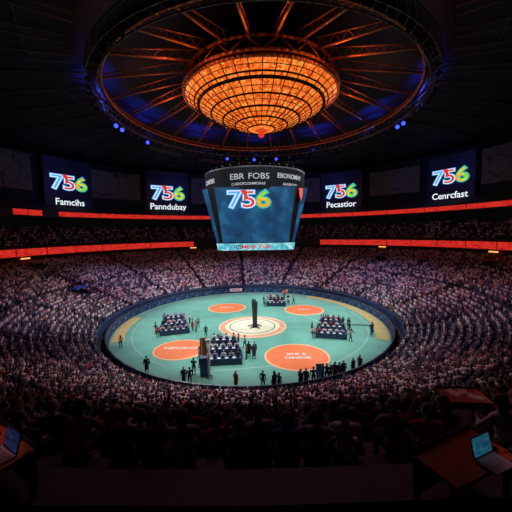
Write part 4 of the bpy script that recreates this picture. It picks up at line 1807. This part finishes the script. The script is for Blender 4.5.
ZD = 12.67
a, b = px_on(38, 449, ZD), px_on(0, 421, ZD)
dl = (b - a)
dwl = Vector((dl.y, -dl.x, 0)).normalized()
if dwl.y > 0:
    dwl = -dwl
cL, rzL, zL = desk((a.x, a.y), (dl.x, dl.y), (dwl.x, dwl.y), 1.7, .62, ZD, 'red wooden press desk at the lower left corner with a laptop', M_redwood)
g = px_on(-3, 458, ZD)
laptop((g.x, g.y, ZD), rzL + PI if math.cos(rzL) < 0 else rzL, 'open laptop with a dark blue screen on the lower left desk', None, .95, M_lap2, M_lilac)
g = px_on(28, 456, ZD)
o = MB()
o.ball((0, 0, .0), .035, 12, 0, (1, 1.5, .55))
m_ = empty('computer_mouse', (g.x, g.y, ZD + .019), rzL)
b_ = o.build('shell', M_black, m_)
MB().tube((0, .02, .014), (0, .035, .012), .006).build('wheel', M_steel, m_)
tag(m_, 'black computer mouse on the red lower left desk', 'mouse')
g = px_on(14, 440, ZD)
t = empty('drinking_glass', (g.x, g.y, ZD))
MB().lathe([(.001, .002), (.03, .002), (.036, .11), (.033, .11), (.028, .01), (.001, .01)], (0, 0, 0), 20).build('glass', mat('tumbler_plastic', (.45, .12, .09), .2), t)
tag(t, 'small reddish tumbler beside the lower left laptop', 'glass')

a2, b2 = px_on(474, 480, ZD), px_on(512, 460, ZD)
dl = (a2 - b2)
corner = b2 - dl.normalized() * .12
dw2 = Vector((dl.y, -dl.x, 0)).normalized()
if dw2.y < 0:
    dw2 = -dw2
cR, rzR, zR = desk((corner.x, corner.y), (dl.x, dl.y), (dw2.x, dw2.y), .95, .5, ZD, 'red wooden press desk at the lower right corner with a laptop', M_redwood)
g = px_on(495, 464, ZD)
laptop((g.x, g.y, ZD), rzR, 'open laptop with a teal screen and pale keyboard on the lower right desk', None, .88, M_lap, M_lilac)
g = px_on(497, 447, ZD)
t = empty('headphones', (g.x, g.y, ZD + .02), R(30))
mb = MB()
mb.path([(.07 * math.cos(q), .07 * math.sin(q), 0) for q in [PI * k / 10 for k in range(11)]], .009, 6)
mb.build('band', M_steel, t)
for s in (-1, 1):
    MB().ball((s * .07, -.01, 0), .03, 10, 0, (.6, 1, .65)).build('ear_cup', M_black, t)
tag(t, 'grey headphones lying behind the lower right laptop', 'headphones')

ZE = 11.18
a3, b3 = px_on(494, 403, ZE), px_on(452, 402, ZE)
cE, rzE, zE = desk((a3.x, a3.y), (b3.x - a3.x, b3.y - a3.y), (0.05, 1), .92, .62, ZE, 'red wooden desk strewn with papers in the right dark rows', M_redwood)
for k, (dx, dy, rr) in enumerate(((-.15, .1, .4), (.1, .2, -.3), (.22, -.1, .8))):
    q = Vector((cE.x + dx, cE.y + dy, ZE))
    o = MB().box((0, 0, .003), (.21, .29, .006)).build('paper_sheet', mat('pinkish_paper', (.8, .72, .78), .8, noise=.2))  # pale paper with a pink tint
    o.location = q
    o.rotation_euler = (0, 0, rr)
    tag(o, ('leftmost', 'middle', 'rightmost')[k] + ' loose sheet of paper on the red desk in the right dark rows', 'paper', 'papers on the right desk')
for px, py, z in ((497, 425, 13.4),):
    pass
# added reading lamps with black shades, put in to light the desks red
def added_desk_lamp(x, y, z, label, power, col):
    t = empty('added_reading_lamp', (x, y, z))
    MB().lathe([(.05, 0), (.05, .015), (.012, .02)], (0, 0, 0), 16).build('base', M_black, t)
    mb = MB()
    mb.path([(0, 0, .02), (0, 0, .28), (.04, 0, .36), (.10, 0, .40)], .006, 6)
    mb.build('stem', M_black, t)
    MB().lathe([(.012, .035), (.03, .03), (.055, -.02), (.05, -.02), (.026, .02)], (.12, 0, .38), 16).build('lamp_shade', M_black, t)
    MB().ball((.12, 0, .375), .014, 8).build('bulb', emis('added_lamp_bulb', col, 3), t)
    tag(t, label, 'lamp')
    lamp('added_desk_light', 'SPOT', (x + .12, y, z + .352), (x + .12, y + .001, z), power, col, 150, .8, .02)


g = px_on(-4, 436, ZD)
added_desk_lamp(g.x, g.y, ZD, 'added black reading lamp at the left edge on the lower left desk', 1.2, (1.0, .35, .25))
g = px_on(510, 452, ZD)
added_desk_lamp(g.x + .04, g.y, ZD, 'added black reading lamp at the right edge on the lower right desk', .8, (1.0, .35, .3))
g = px_on(486, 390, ZE)
added_desk_lamp(g.x, g.y, ZE, 'added black reading lamp on the papers desk', 1.5, (1.0, .3, .2))
